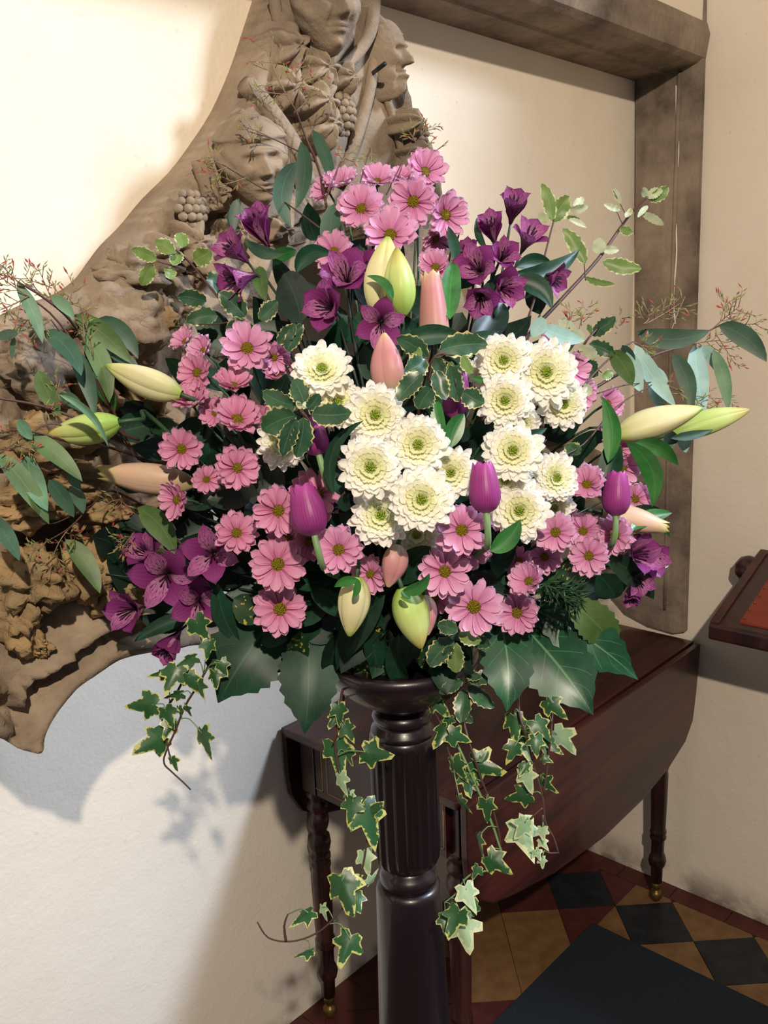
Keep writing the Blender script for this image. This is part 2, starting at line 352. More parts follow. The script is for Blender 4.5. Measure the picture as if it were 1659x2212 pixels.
# ---------------------------------------------------------------- the carved stone arch
OUT = [(-80, 705), (0, 682), (50, 657), (110, 640), (160, 608), (190, 570), (220, 530), (260, 490), (310, 430), (370, 370), (415, 310), (460, 240), (500, 150), (530, 60), (552, -10), (575, -90)]
TOP = [(800, -90), (806, -10), (836, 35), (866, 60), (878, 160), (905, 258), (937, 318), (950, 400), (985, 500), (1030, 620), (1075, 720), (1150, 850), (1240, 935), (1300, 1000), (1330, 1080), (1330, 1180)]
INN = [(1270, 1120), (1180, 1010), (1080, 900), (990, 800), (900, 700), (820, 610), (740, 545), (690, 515), (657, 537), (605, 618), (557, 700), (505, 775), (460, 860), (430, 960), (418, 1080), (425, 1200), (450, 1310), (485, 1380)]
CUS = [(440, 1386), (380, 1391), (300, 1402), (220, 1432), (150, 1482), (98, 1540), (78, 1572), (70, 1602), (58, 1614), (20, 1605), (0, 1590), (-80, 1560)]
YA = 1.085
def dens(pts, step=.008, closed=False):
    out = []; n_ = len(pts)
    for i in range(n_ if closed else n_ - 1):
        a, b = Vector(pts[i]), Vector(pts[(i + 1) % n_]); k = max(1, int((b - a).length / step))
        for q in range(k): out.append(a + (b - a) * (q / k))
    if not closed: out.append(Vector(pts[-1]))
    return out
def sm2(pts, k=3): return [(p.x, p.y) for p in smooth_path([Vector((a, b, 0)) for a, b in pts], k)]
so, st, si, sc_ = (sm2(P2(q, y_)) for q, y_ in ((OUT, YS - .005), (TOP, YA - .015), (INN, YA - .01), (CUS, YA - .045)))
loop = dens(so + st + si + sc_, .008, True)
def inside(x, y, poly):
    r = False; j = len(poly) - 1
    for i in range(len(poly)):
        if (poly[i].y > y) != (poly[j].y > y) and x < (poly[j].x - poly[i].x) * (y - poly[i].y) / (poly[j].y - poly[i].y) + poly[i].x: r = not r
        j = i
    return r
lo, lt, li = dens(so, .012), dens(st, .012), dens(si + sc_, .012)
def dist(p, L): return min((p - q).length for q in L)
x0, x1 = min(p.x for p in loop), max(p.x for p in loop); z0, z1 = min(p.y for p in loop), max(p.y for p in loop)
pts = list(loop); nb = len(loop); g = .0085
for o_ in (.006, .012, .018):                                    # rings that follow the outline keep the rim clean
    for i in range(nb):
        a, b = loop[i - 1], loop[(i + 1) % nb]; t = (b - a).normalized(); q = loop[i] + Vector((-t.y, t.x)) * o_
        if not inside(q.x, q.y, loop): q = loop[i] - Vector((-t.y, t.x)) * o_
        if inside(q.x, q.y, loop) and min((q - v).length for v in loop) > o_ * .85: pts.append(q)
for a in range(int((x1 - x0) / g) + 1):
    for b in range(int((z1 - z0) / g) + 1):
        q = Vector((x0 + a * g + (b % 2) * g / 2, z0 + b * g))
        if inside(q.x, q.y, loop) and dist(q, loop) > .023: pts.append(q)
cv, ce, cf, _, _, _ = delaunay_2d_cdt(pts, [], [list(range(nb))], 1, 1e-6)
def ss(a, b, x): t = max(0, min(1, (x - a) / (b - a))); return t * t * (3 - 2 * t)
def fbm(p, s): return sum(noise.noise(Vector((p.x * s * 2 ** k, p.y * s * 2 ** k, 3.1 * k))) / 2 ** k for k in range(4))
rock = Vector(P2([(170, 950)], YA)[0])
FOLD = [dens([Vector(q) for q in sm2(P2(L, YA - .045))], .006) for L in ([(62, 1470), (50, 1515), (46, 1555), (56, 1596)], [(100, 1490), (76, 1535), (44, 1568), (14, 1588)], [(6, 1500), (20, 1540), (38, 1576)], [(-10, 1470), (20, 1500), (62, 1480), (110, 1455)])]
RIDGE = [dens([Vector(q) for q in sm2(P2(L, YA - .045))], .006) for L in ([(-10, 1452), (70, 1432), (150, 1408), (260, 1388), (380, 1380)], [(80, 1486), (62, 1530), (50, 1570), (60, 1604)], [(30, 1490), (34, 1535), (44, 1574)])]
def relief(p):
    do, dt, di = dist(p, lo), dist(p, lt), dist(p, li); e = min(do, dt)
    h = .012 * fbm(p, 9)
    h += .024 * ss(0, .012, do) * (1 - ss(.032, .046, do)) + .022 * ss(0, .014, dt) * (1 - ss(.020, .032, dt))
    h += .022 * (1 - ss(.016, .022, di)) - .020 * ss(.018, .026, di) * (1 - ss(.036, .044, di)) + .030 * ss(.040, .046, di) * (1 - ss(.056, .064, di))
    if p.y < 1.30:
        h -= sum(.018 * math.exp(-(dist(p, L) / .007) ** 2) for L in FOLD); h += sum(.014 * math.exp(-(dist(p, L) / .007) ** 2) for L in RIDGE)
    h += .045 * (1 - ss(1.20, 1.42, p.y))
    rk = 1 - ss(.16, .30, (p - rock).length)
    h += rk * ss(.05, .10, min(e, di)) * (.055 * fbm(p, 7) + .03 * abs(fbm(p, 16)))
    return h
hs = [relief(p) for p in cv]
vs = [(p.x, YA - h, p.y) for p, h in zip(cv, hs)]
fs = [tuple(f) for f in cf]
cnt = {}
for f in fs:
    for k in range(len(f)): cnt[(f[k], f[(k + 1) % len(f)])] = 1
bed = [e for e in cnt if (e[1], e[0]) not in cnt]; bk = {}
for e in bed:
    for q in e:
        if q not in bk: bk[q] = len(vs); vs.append((cv[q].x, 1.17, cv[q].y))
fs = fs + [(e[1], e[0], bk[e[0]], bk[e[1]]) for e in bed]
arch = empty('carved_arch', (on(1, YA, 300, 900)), 'weathered stone arch carved with faces, leaves and grapes behind the flowers', 'stone carving')
AL = arch.location.copy()
def child(name, vs, fs, mat, sm=True): return link(name, pymesh(name, [Vector(v) - AL for v in vs], fs, None, sm), arch, mat)
ab = child('arch_body', vs, fs, M_STONE)
bm = bmesh.new(); bm.from_mesh(ab.data); bmesh.ops.recalc_face_normals(bm, faces=bm.faces); bm.to_mesh(ab.data); bm.free(); smooth(ab.data)

def onarch(x, y, out=0.0): return on(1, YA - .01 - out - .04 * ss(1000, 1250, y), x, y)
def basis(yaw=0.0, pitch=0.0, roll=0.0):                        # columns: right, outwards (-y), up; yaw turns the face along +x
    return Matrix.Rotation(yaw, 3, 'Z') @ Matrix.Rotation(pitch, 3, 'X') @ Matrix.Rotation(roll, 3, 'Y')
G = lambda x, s: math.exp(-(x / s) ** 2)
def head(px, py, hpx, wide, yaw, pitch, roll, style, seed=0, out=.03):
    c = onarch(px, py, out); sc = hpx * (c - CAM).dot(FW) / FPX / 1.0
    R3 = basis(yaw, pitch, roll); vs, fs = [], []; nu, nv = 104, 76
    for i in range(nv + 1):
        th = PI * i / nv
        for j in range(nu):
            ph = 2 * PI * j / nu
            X, Y, Z = math.sin(th) * math.sin(ph), -math.sin(th) * math.cos(ph), math.cos(th)   # -Y is the face
            fr = ss(.0, .45, -Y)
            x, z = X * .40 * wide, Z * .5
            x *= 1 - .30 * ss(.05, -.5, z)
            y = Y * .42
            ax = abs(x) / wide
            f = .165 * G(x, .046) * ss(.13, -.09, z) * ss(-.150, -.105, z) + .06 * G(ax - .05, .035) * G(z + .11, .030)
            f += .045 * G(z - .125, .032) * ss(.30, .1, ax) - .095 * G(ax - .125, .065) * G(z - .050, .042) + .055 * G(ax - .125, .042) * G(z - .045, .024) - .025 * G(ax - .125, .06) * G(z - .047, .006)
            f += .045 * G(ax - .18, .08) * G(z + .07, .08) + .055 * G(x, .085) * (G(z + .205, .017) + G(z + .255, .022)) - .045 * G(x, .095) * G(z + .229, .010) + .065 * G(x, .085) * G(z + .385, .055) - .03 * G(ax - .13, .03) * G(z + .17, .08)
            y -= f * fr
            if style == 'cap' and z > .20: k = .07 * (1 + .3 * math.sin(9 * ph)) * ss(.20, .25, z); x *= 1 + k * 2; y *= 1 + k * 2; z += .02
            if style in ('hair', 'cap'):
                hr = ss(.24, .31, ax) * ss(-.3, 0, z) if style == 'cap' else max(ss(.25, .31, ax), ss(.27, .34, z))
                k = hr * (.05 + .03 * math.sin(26 * z + 8 * ph)); x *= 1 + k; y *= 1 + k
            if style == 'beard' and z < -.16: k = .10 * ss(-.16, -.3, z) * (1 + .5 * math.sin(30 * x)); y -= k * fr; z -= .12 * ss(-.2, -.5, z)
            nz = .010 * noise.noise(Vector((x * 14 + seed, y * 14, z * 14)))
            vs.append(c + R3 @ (Vector((x, y - nz, z)) * sc))
    for i in range(nv):
        for j in range(nu): j2 = (j + 1) % nu; fs.append((i * nu + j, (i + 1) * nu + j, (i + 1) * nu + j2, i * nu + j2))
    return child('carved_head', vs, fs, M_STONE)
head(700, 22, 195, .92, -.30, .08, -.06, 'hair', 1, .035)
head(545, 352, 190, 1.0, -.36, .16, -.12, 'cap', 2, .040)
head(818, 122, 150, .66, .22, .10, .05, 'beard', 3, -.012)
def lump(name, px, py, rx, ry, dep, seed, mat, amp=.25, out=.0):
    c = onarch(px, py, out); s = (c - CAM).dot(FW) / FPX; vs, fs = [], []; nu, nv = 40, 28
    for i in range(nv + 1):
        th = PI * i / nv
        for j in range(nu):
            ph = 2 * PI * j / nu; d = Vector((math.sin(th) * math.cos(ph), math.sin(th) * math.sin(ph), math.cos(th)))
            k = 1 + amp * sum(noise.noise(d * (1.6 * 2 ** q) + Vector((seed, 0, q))) / 1.6 ** q for q in range(4))
            vs.append(c + Vector((d.x * rx * s * k, d.y * dep * k, d.z * ry * s * k)))
    for i in range(nv):
        for j in range(nu): j2 = (j + 1) % nu; fs.append((i * nu + j, (i + 1) * nu + j, (i + 1) * nu + j2, i * nu + j2))
    return child(name, vs, fs, mat)
lump('carved_beast_head', 268, 700, 95, 78, .060, 4, M_STONE, .30, .02); lump('carved_muzzle', 335, 690, 22, 30, .05, 9, M_OCHRE, .3, .03)
for a in [(300, 880, 45, 62, .045, 11), (60, 790, 90, 80, .05, 12), (90, 950, 120, 60, .055, 13), (150, 1040, 80, 40, .04, 14), (60, 1090, 90, 45, .045, 15), (240, 1110, 70, 36, .04, 16),
          (60, 1250, 70, 70, .055, 17), (185, 1230, 60, 75, .04, 18), (255, 1270, 60, 60, .035, 19), (40, 1345, 36, 60, .035, 20), (78, 1392, 20, 20, .03, 21), (300, 1190, 60, 50, .04, 22),
          (300, 590, 80, 45, .04, 23), (360, 640, 60, 60, .03, 24), (430, 560, 60, 50, .035, 25), (190, 860, 50, 60, .045, 27)]:
    lump('carved_foliage', *a[:6], M_OCHRE if a[1] > 820 else M_STONE, .55, .0)
def carved_leaf(px, py, size, ang, seed, lobes=5, out=.02):
    c = onarch(px, py, out); s = size * (c - CAM).dot(FW) / FPX; rings, seg = 6, 60; vs, fs = [c + Vector((0, -.02, 0))], []
    for r in range(1, rings + 1):
        for k in range(seg):
            q = 2 * PI * k / seg; R = .5 * (1 - .38 * abs(math.cos(q * lobes / 2)) ** 1.5 * (.4 + .6 * ss(0, .5, abs(math.sin(q / 2))))) * (1 + .12 * noise.noise(Vector((math.cos(q) * 2, math.sin(q) * 2, seed))))
            t = r / rings; hh = .024 * (1 - t * t) + .010 * abs(math.sin(q * lobes / 2)) * t - .012 * t ** 6 + .008 * noise.noise(Vector((q * 2, t * 3, seed)))
            a = q + ang; vs.append(c + Vector((R * t * s * math.cos(a), -hh, R * t * s * math.sin(a))))
    for k in range(seg): fs.append((0, 1 + (k + 1) % seg, 1 + k))
    for r in range(rings - 1):
        for k in range(seg): k2 = (k + 1) % seg; fs.append((1 + r * seg + k, 1 + r * seg + k2, 1 + (r + 1) * seg + k2, 1 + (r + 1) * seg + k))
    b0 = len(vs)
    for k in range(seg): v = vs[1 + (rings - 1) * seg + k]; vs.append(Vector((v.x, YA + .02, v.z)))
    for k in range(seg): k2 = (k + 1) % seg; a = 1 + (rings - 1) * seg; fs.append((a + k, a + k2, b0 + k2, b0 + k))
    return child('carved_leaf', vs, fs, M_STONE)
for i, a in enumerate([(628, 105, 120, 2.2, 6), (690, 150, 130, -1.2, 7), (740, 170, 80, -.6, 5), (620, 190, 110, .6, 6), (700, 270, 110, -2, 5), (690, 220, 110, -1.4, 7), (470, 420, 60, 0, 5), (410, 525, 120, -.4, 6), (360, 545, 90, 2.6, 5), (500, 500, 90, -1.1, 6), (900, 330, 60, -1.5, 5), (885, 265, 60, -.5, 5), (600, 500, 80, .5, 5), (915, 380, 60, 1, 5)]):
    carved_leaf(*a[:4], i * 1.7, a[4], .014 + .008 * (i % 3))
def grapes(px, py, wpx, hpx, r, seed):
    R = random.Random(seed); c = onarch(px, py, .012); s = (c - CAM).dot(FW) / FPX
    g0 = child('grape_bunch', *tube_data([c, c + Vector((0, 0, hpx * s * .5))], .006, 6), M_STONE); made = []; mesh = None
    for a in range(-4, 5):
        for b in range(-4, 5):
            x, z = (a + (b % 2) * .5) * 1.75 * r, b * 1.55 * r
            if (x / (wpx / 2)) ** 2 + (z / (hpx / 2)) ** 2 > 1: continue
            if mesh is None:
                bm = bmesh.new(); bmesh.ops.create_icosphere(bm, subdivisions=2, radius=1); mesh = bpy.data.meshes.new('grape'); bm.to_mesh(mesh); bm.free(); smooth(mesh); mesh.materials.append(M_STONE)
            q = link('grape', mesh, g0); dome = .022 * (1 - (x / wpx * 1.6) ** 2 - (z / hpx * 1.6) ** 2)
            q.location = c - AL + Vector((x * s, -dome - .004, z * s)); q.scale = (r * s * R.uniform(.9, 1.1),) * 3
grapes(728, 245, 62, 90, 9, 1); grapes(398, 455, 92, 74, 10, 2); grapes(893, 292, 44, 50, 7, 3)
def branch(name, pxs, r0, r1, out=.03, mat=M_STONE):
    pts = smooth_path([onarch(x, y, out) for x, y in pxs], 5); n_ = len(pts); return child(name, *tube_data(pts, [r0 + (r1 - r0) * i / (n_ - 1) for i in range(n_)], 10), mat)
branch('carved_vine', [(528, 178), (580, 240), (632, 320), (660, 400)], .014, .018, .012)
branch('carved_staff', [(432, 345), (450, 400), (462, 455)], .013, .015, .02)
branch('hood_edge', [(808, -20), (802, 60), (775, 112), (742, 145)], .012, .009, .006)
branch('hood_edge', [(592, -10), (604, 60), (628, 105)], .010, .007, .002)
branch('limb_edge', [(812, 118), (795, 210), (762, 320), (718, 415), (672, 495), (618, 590)], .010, .010, -.004)
branch('limb_edge', [(822, 165), (852, 270), (880, 370), (922, 480)], .007, .007, -.002)
pin = [onarch(805, 158, .0), onarch(818, 148, .03), onarch(832, 137, .05)]; child('iron_pin', *tube_data(pin, .0035, 6), M_TB)

# ---------------------------------------------------------------- drop-leaf table
TX0, TX1, TY0, TY1, TZ = 1.164, 2.166, .935, 1.425, .752
tb = empty('drop_leaf_table', ((TX0 + TX1) / 2, (TY0 + TY1) / 2, 0), 'dark mahogany drop-leaf table with hanging curved leaf in the corner', 'table')
box('table_top', TX0, TX1, TY0 + .004, TY1 - .012, TZ - .018, TZ, M_MAHOG, tb, .004)
LF = [(TX0 + .006, TZ - .004), (TX0 + .006, .64), (TX0 + .012, .585), (TX0 + .040, .535), (TX0 + .085, .503), (TX0 + .15, .484), (TX0 + .30, .452), (TX0 + .515, .432), (TX0 + .70, .440), (TX0 + .84, .466), (TX0 + .93, .500), (TX0 + .972, .545), (TX0 + .986, .62), (TX1 - .001, TZ - .004)]
dl = slab('drop_leaf', LF, 1, TY0 - .016, TY0, M_MAHOG, tb, .003)
dl2 = slab('drop_leaf', LF, 1, TY1 - .010, TY1 + .004, M_MDARK, tb)
AX0, AX1, AY0, AY1 = 1.196, 2.13, .972, 1.395
end = box('end_apron', AX0, AX0 + .018, AY0 + .02, AY1 - .02, .598, TZ - .018, M_MDARK, tb)
box('end_apron', AX1 - .018, AX1, AY0 + .02, AY1 - .02, .598, TZ - .018, M_MDARK, tb)
box('side_apron', AX0 + .02, AX1 - .02, AY0 + .02, AY0 + .036, .598, TZ - .018, M_MDARK, tb); box('side_apron', AX0 + .02, AX1 - .02, AY1 - .036, AY1 - .02, .598, TZ - .018, M_MDARK, tb)
def rect_line(parent, ya, yb, za, zb):
    t = .0011
    for a in ((ya, yb, za, za + 2 * t), (ya, yb, zb - 2 * t, zb), (ya, ya + 2 * t, za, zb), (yb - 2 * t, yb, za, zb)):
        o = box('string_inlay', AX0 - .0008, AX0 + .002, a[0], a[1], a[2], a[3], M_INLAY, tb); o.parent = parent
rect_line(end, AY0 + .075, AY1 - .075, .615, TZ - .030); rect_line(end, AY1 - .062, AY1 - .024, .615, TZ - .030); rect_line(end, AY0 + .024, AY0 + .062, .615, TZ - .030)
LEG = [(.600, .021), (.594, .024), (.586, .024), (.580, .018), (.572, .018), (.566, .0235), (.556, .0235), (.550, .018), (.543, .018), (.537, .024), (.520, .0255), (.505, .022), (.498, .0175), (.490, .0175), (.484, .0245), (.466, .0265), (.450, .0235), (.443, .019), (.437, .024), (.428, .024), (.422, .0205), (.416, .0235), (.408, .0235), (.402, .021), (.385, .0225), (.30, .0215), (.225, .0195), (.219, .0225), (.213, .0225), (.209, .0195), (.203, .0225), (.197, .0225), (.192, .0185), (.170, .0175), (.150, .0175), (.142, .0215), (.128, .0245), (.114, .0215), (.108, .0165), (.06, .0145)]
def leg(x, y):
    lg = box('leg', x - .021, x + .021, y - .021, y + .021, .598, TZ - .020, M_MDARK, tb, .002)
    t = lathe('turned_shaft', LEG, (x, y), M_MDARK, tb, 24); t.parent = lg
    c = lathe('castor', [(.062, .0125), (.045, .0125), (.040, .009), (.034, .009), (.033, .012), (.026, .016), (.016, .017), (.006, .012), (.0008, .005)], (x, y), M_BRASS, tb, 16); c.parent = lg
for x, y in ((1.214, 1.378), (1.232, .992), (2.09, .985), (2.105, 1.378)): leg(x, y)

# ---------------------------------------------------------------- pedestal
AXI = (.7838, .7165)
ped = empty('pedestal', (AXI[0], AXI[1], 0), 'dark fluted wooden pedestal column carrying the flower arrangement', 'pedestal')
lathe('bowl', [(1.222, .086), (1.226, .097), (1.215, .099), (1.206, .096), (1.196, .090), (1.186, .081), (1.172, .066), (1.160, .046), (1.152, .033), (1.147, .031)], AXI, M_PED, ped, 48)
lathe('neck_ring', [(1.149, .031), (1.145, .036), (1.139, .0385), (1.133, .036), (1.131, .033), (1.128, .0345), (1.122, .0405), (1.116, .0415)], AXI, M_PED, ped, 40)
lathe('fluted_shaft', [(1.118, .0385), (1.112, .0425), (1.104, .0435), (1.098, .0435), (1.04, .0440), (.99, .0440), (.955, .0440), (.942, .0432), (.934, .040), (.929, .034), (.926, .0305)], AXI, M_PED, ped, 160, (.936, 1.100, .0042, 20))
lathe('collar_ring', [(.928, .0305), (.922, .031), (.918, .036), (.910, .0385), (.902, .0375), (.899, .0345)], AXI, M_PED, ped, 40)
lathe('plain_shaft', [(.900, .036), (.896, .0415), (.890, .0436), (.794, .0456), (.674, .0486), (.45, .052), (.20, .054), (.17, .052)], AXI, M_PED, ped, 48)
lathe('foot', [(.172, .055), (.160, .064), (.150, .064), (.12, .075), (.075, .11), (.055, .145), (.045, .15), (.0006, .15)], AXI, M_PED, ped, 48)

# ---------------------------------------------------------------- sloping lectern on the right
lec = empty('lectern', (2.03, .45, 0), 'dark wooden lectern with red studded leather slope at the right edge', 'lectern')
F0, SL, LY0, LY1 = (1.880, .918), .36, .18, .783
def lz(x): return F0[1] + (x - F0[0]) * SL
def slope(name, xa, xb, ya, yb, up, th, m, bev=.004):
    return slab(name, [(xa, lz(xa) + up - th), (xb, lz(xb) + up - th), (xb, lz(xb) + up), (xa, lz(xa) + up)], 1, ya, yb, m, lec, bev)
slope('board', F0[0], 2.165, LY0, LY1, 0, .036, M_MDARK, .006)
slope('side_lip', F0[0] + .005, 2.165, LY1 - .022, LY1 - .002, .006, .02, M_MAHOG, .003)
lt_ = slope('leather_panel', F0[0] + .022, 2.15, LY0 + .03, LY1 - .060, .004, .006, M_LEATH, .002)
for k in range(9):
    x = F0[0] + .036 + k * .0275; bm = bmesh.new(); bmesh.ops.create_icosphere(bm, subdivisions=1, radius=.0032); me = bpy.data.meshes.new('stud'); bm.to_mesh(me); bm.free(); smooth(me); me.materials.append(M_BRASS)
    q = link('stud', me, lt_); q.location = Vector((x, LY1 - .066, lz(x) + .0045)) - Vector(lec.location)
box('post', 1.99, 2.05, .40, .46, 0.0006, lz(1.99) - .03, M_MDARK, lec, .004); box('post_foot', 1.86, 2.165, .33, .53, .0006, .045, M_MDARK, lec, .006)
k_ = on(1, .80, 1662, 1202); lathe('side_knob', [(k_.z + .034, .004), (k_.z + .028, .020), (k_.z + .012, .032), (k_.z - .008, .034), (k_.z - .024, .026), (k_.z - .032, .006)], (2.146, .800), M_MDARK, lec, 24)

# ================================================================ BLOOMS
def frame(px, py, d, nx, ny, spin=None):                        # position and a basis whose +Z looks the way the bloom faces
    P = at(px, py, d); V = (CAM - P).normalized(); r = RT - V * RT.dot(V); r.normalize(); dn = DN - V * DN.dot(V); dn = (dn - r * dn.dot(r)).normalized()
    nz = math.sqrt(max(.02, 1 - min(.97, nx * nx + ny * ny))); N = (r * nx + dn * ny + V * nz).normalized()
    a = N.orthogonal().normalized(); b = N.cross(a); q = random.uniform(0, 2 * PI) if spin is None else spin
    x = a * math.cos(q) + b * math.sin(q); y = N.cross(x)
    return P, N, Matrix((x, y, N)).transposed().to_4x4()
def rot(axis, a): return Matrix.Rotation(a, 4, axis)
def to_foam(P, N, back, k=10):                                  # the stem runs from the back of a bloom down into the foam
    T = FOAM + Vector((random.uniform(-.04, .04), random.uniform(-.04, .04), random.uniform(-.02, .03)))
    a, b = P - N * back, P - N * (back + .05); c = T + (P - T) * .35 + Vector((0, 0, .01)); out = []
    for i in range(k + 1):
        t = i / k; out.append(a * (1 - t) ** 3 + b * 3 * t * (1 - t) ** 2 + c * 3 * t * t * (1 - t) + T * t ** 3)
    return out
def petal_mesh(name, w, cup, curl, tip=.0, nu=6, nv=4, r0=.10, base=.35):   # unit petal along +X, cupped across, curling along
    def f(u, v):
        e = 2 * v - 1; u = 1 - (1 - u) ** 1.7; r = r0 + (1 - r0) * u
        ww = w * (base + (1 - base) * math.sin(min(1, u * 1.35) * PI / 2)) * math.sqrt(max(0.0, 1 - max(0, (u - .62) / .38) ** 2.2) + .004)
        return Vector((r - .03 * e * e * (u > .9), e * ww, cup * w * e * e + curl * u * u + tip * max(0, u - .7)))
    return grid(name, nu, nv, f)
def inst(name, me, parent, M): o = bpy.data.objects.new(name, me); COL.objects.link(o); o.parent = parent; o.matrix_local = M; return o

PM = {}
for key, m in (('p', M_PINK), ('s', M_PINK2)):
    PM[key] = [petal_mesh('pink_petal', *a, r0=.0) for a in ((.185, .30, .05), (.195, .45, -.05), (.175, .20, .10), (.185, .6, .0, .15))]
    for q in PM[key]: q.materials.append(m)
def disc(name, mat, r, h, seg=14, rings=4):
    vs, fs = [(0, 0, h)], []
    for i in range(1, rings + 1):
        t = i / rings
        for k in range(seg): q = 2 * PI * k / seg; vs.append((r * t * math.cos(q), r * t * math.sin(q), h * (1 - t * t) - (.05 if i == rings else 0)))
    for k in range(seg): fs.append((0, 1 + k, 1 + (k + 1) % seg))
    for i in range(rings - 1):
        for k in range(seg): k2 = (k + 1) % seg; a = 1 + i * seg; fs.append((a + k, a + seg + k, a + seg + k2, a + k2))
    me = pymesh(name, vs, fs); me.materials.append(mat); return me
DISC = disc('yellow_disc', M_DISC, .29, .13)
def cal():
    vs, fs = tube_data([(0, 0, -.30), (0, 0, -.22), (0, 0, -.12), (0, 0, -.02)], [.05, .14, .20, .20], 8); me = pymesh('calyx', vs, fs); me.materials.append(M_STEM); return me
CALX = cal()
def pink(px, py, dia, nx, ny, loc, cup=None, dz=0.0, kind='p', grp='pink spray chrysanthemums'):
    d = D(px, py, dz); P, N, R = frame(px, py, d, nx, ny); s = dia * d / FPX / 2
    if cup is None: cup = .18 + .45 * math.hypot(nx, ny)
    e = empty('pink_chrysanthemum', P, 'pink chrysanthemum ' + loc, 'flower', grp, Matrix.Translation(P) @ R @ Matrix.Scale(s, 4))
    n1, n2 = random.choice((13, 14, 15)), random.choice((9, 10, 11))
    for ring, (n_, L, pit, z) in enumerate(((n1, .82, cup, -.04), (n2, .74, cup + .10, .01))):
        for k in range(n_):
            a = 2 * PI * (k + random.uniform(-.22, .22) + ring * .5) / n_; l = L * random.uniform(.90, 1.06)
            inst('petal', random.choice(PM[kind]), e, rot('Z', a) @ Matrix.Translation((.20, 0, z)) @ rot('Y', -pit + random.uniform(-.10, .10)) @ rot('X', random.uniform(-.2, .2)) @ Matrix.Diagonal((l, random.uniform(.85, 1.1), 1, 1)))
    inst('yellow_centre', DISC, e, Matrix.Translation((0, 0, .0))); inst('calyx', CALX, e, Matrix.Identity(4))
    tube('stem', to_foam(P, N, s * .25), .0016, M_STEM, e, 5)
    return e
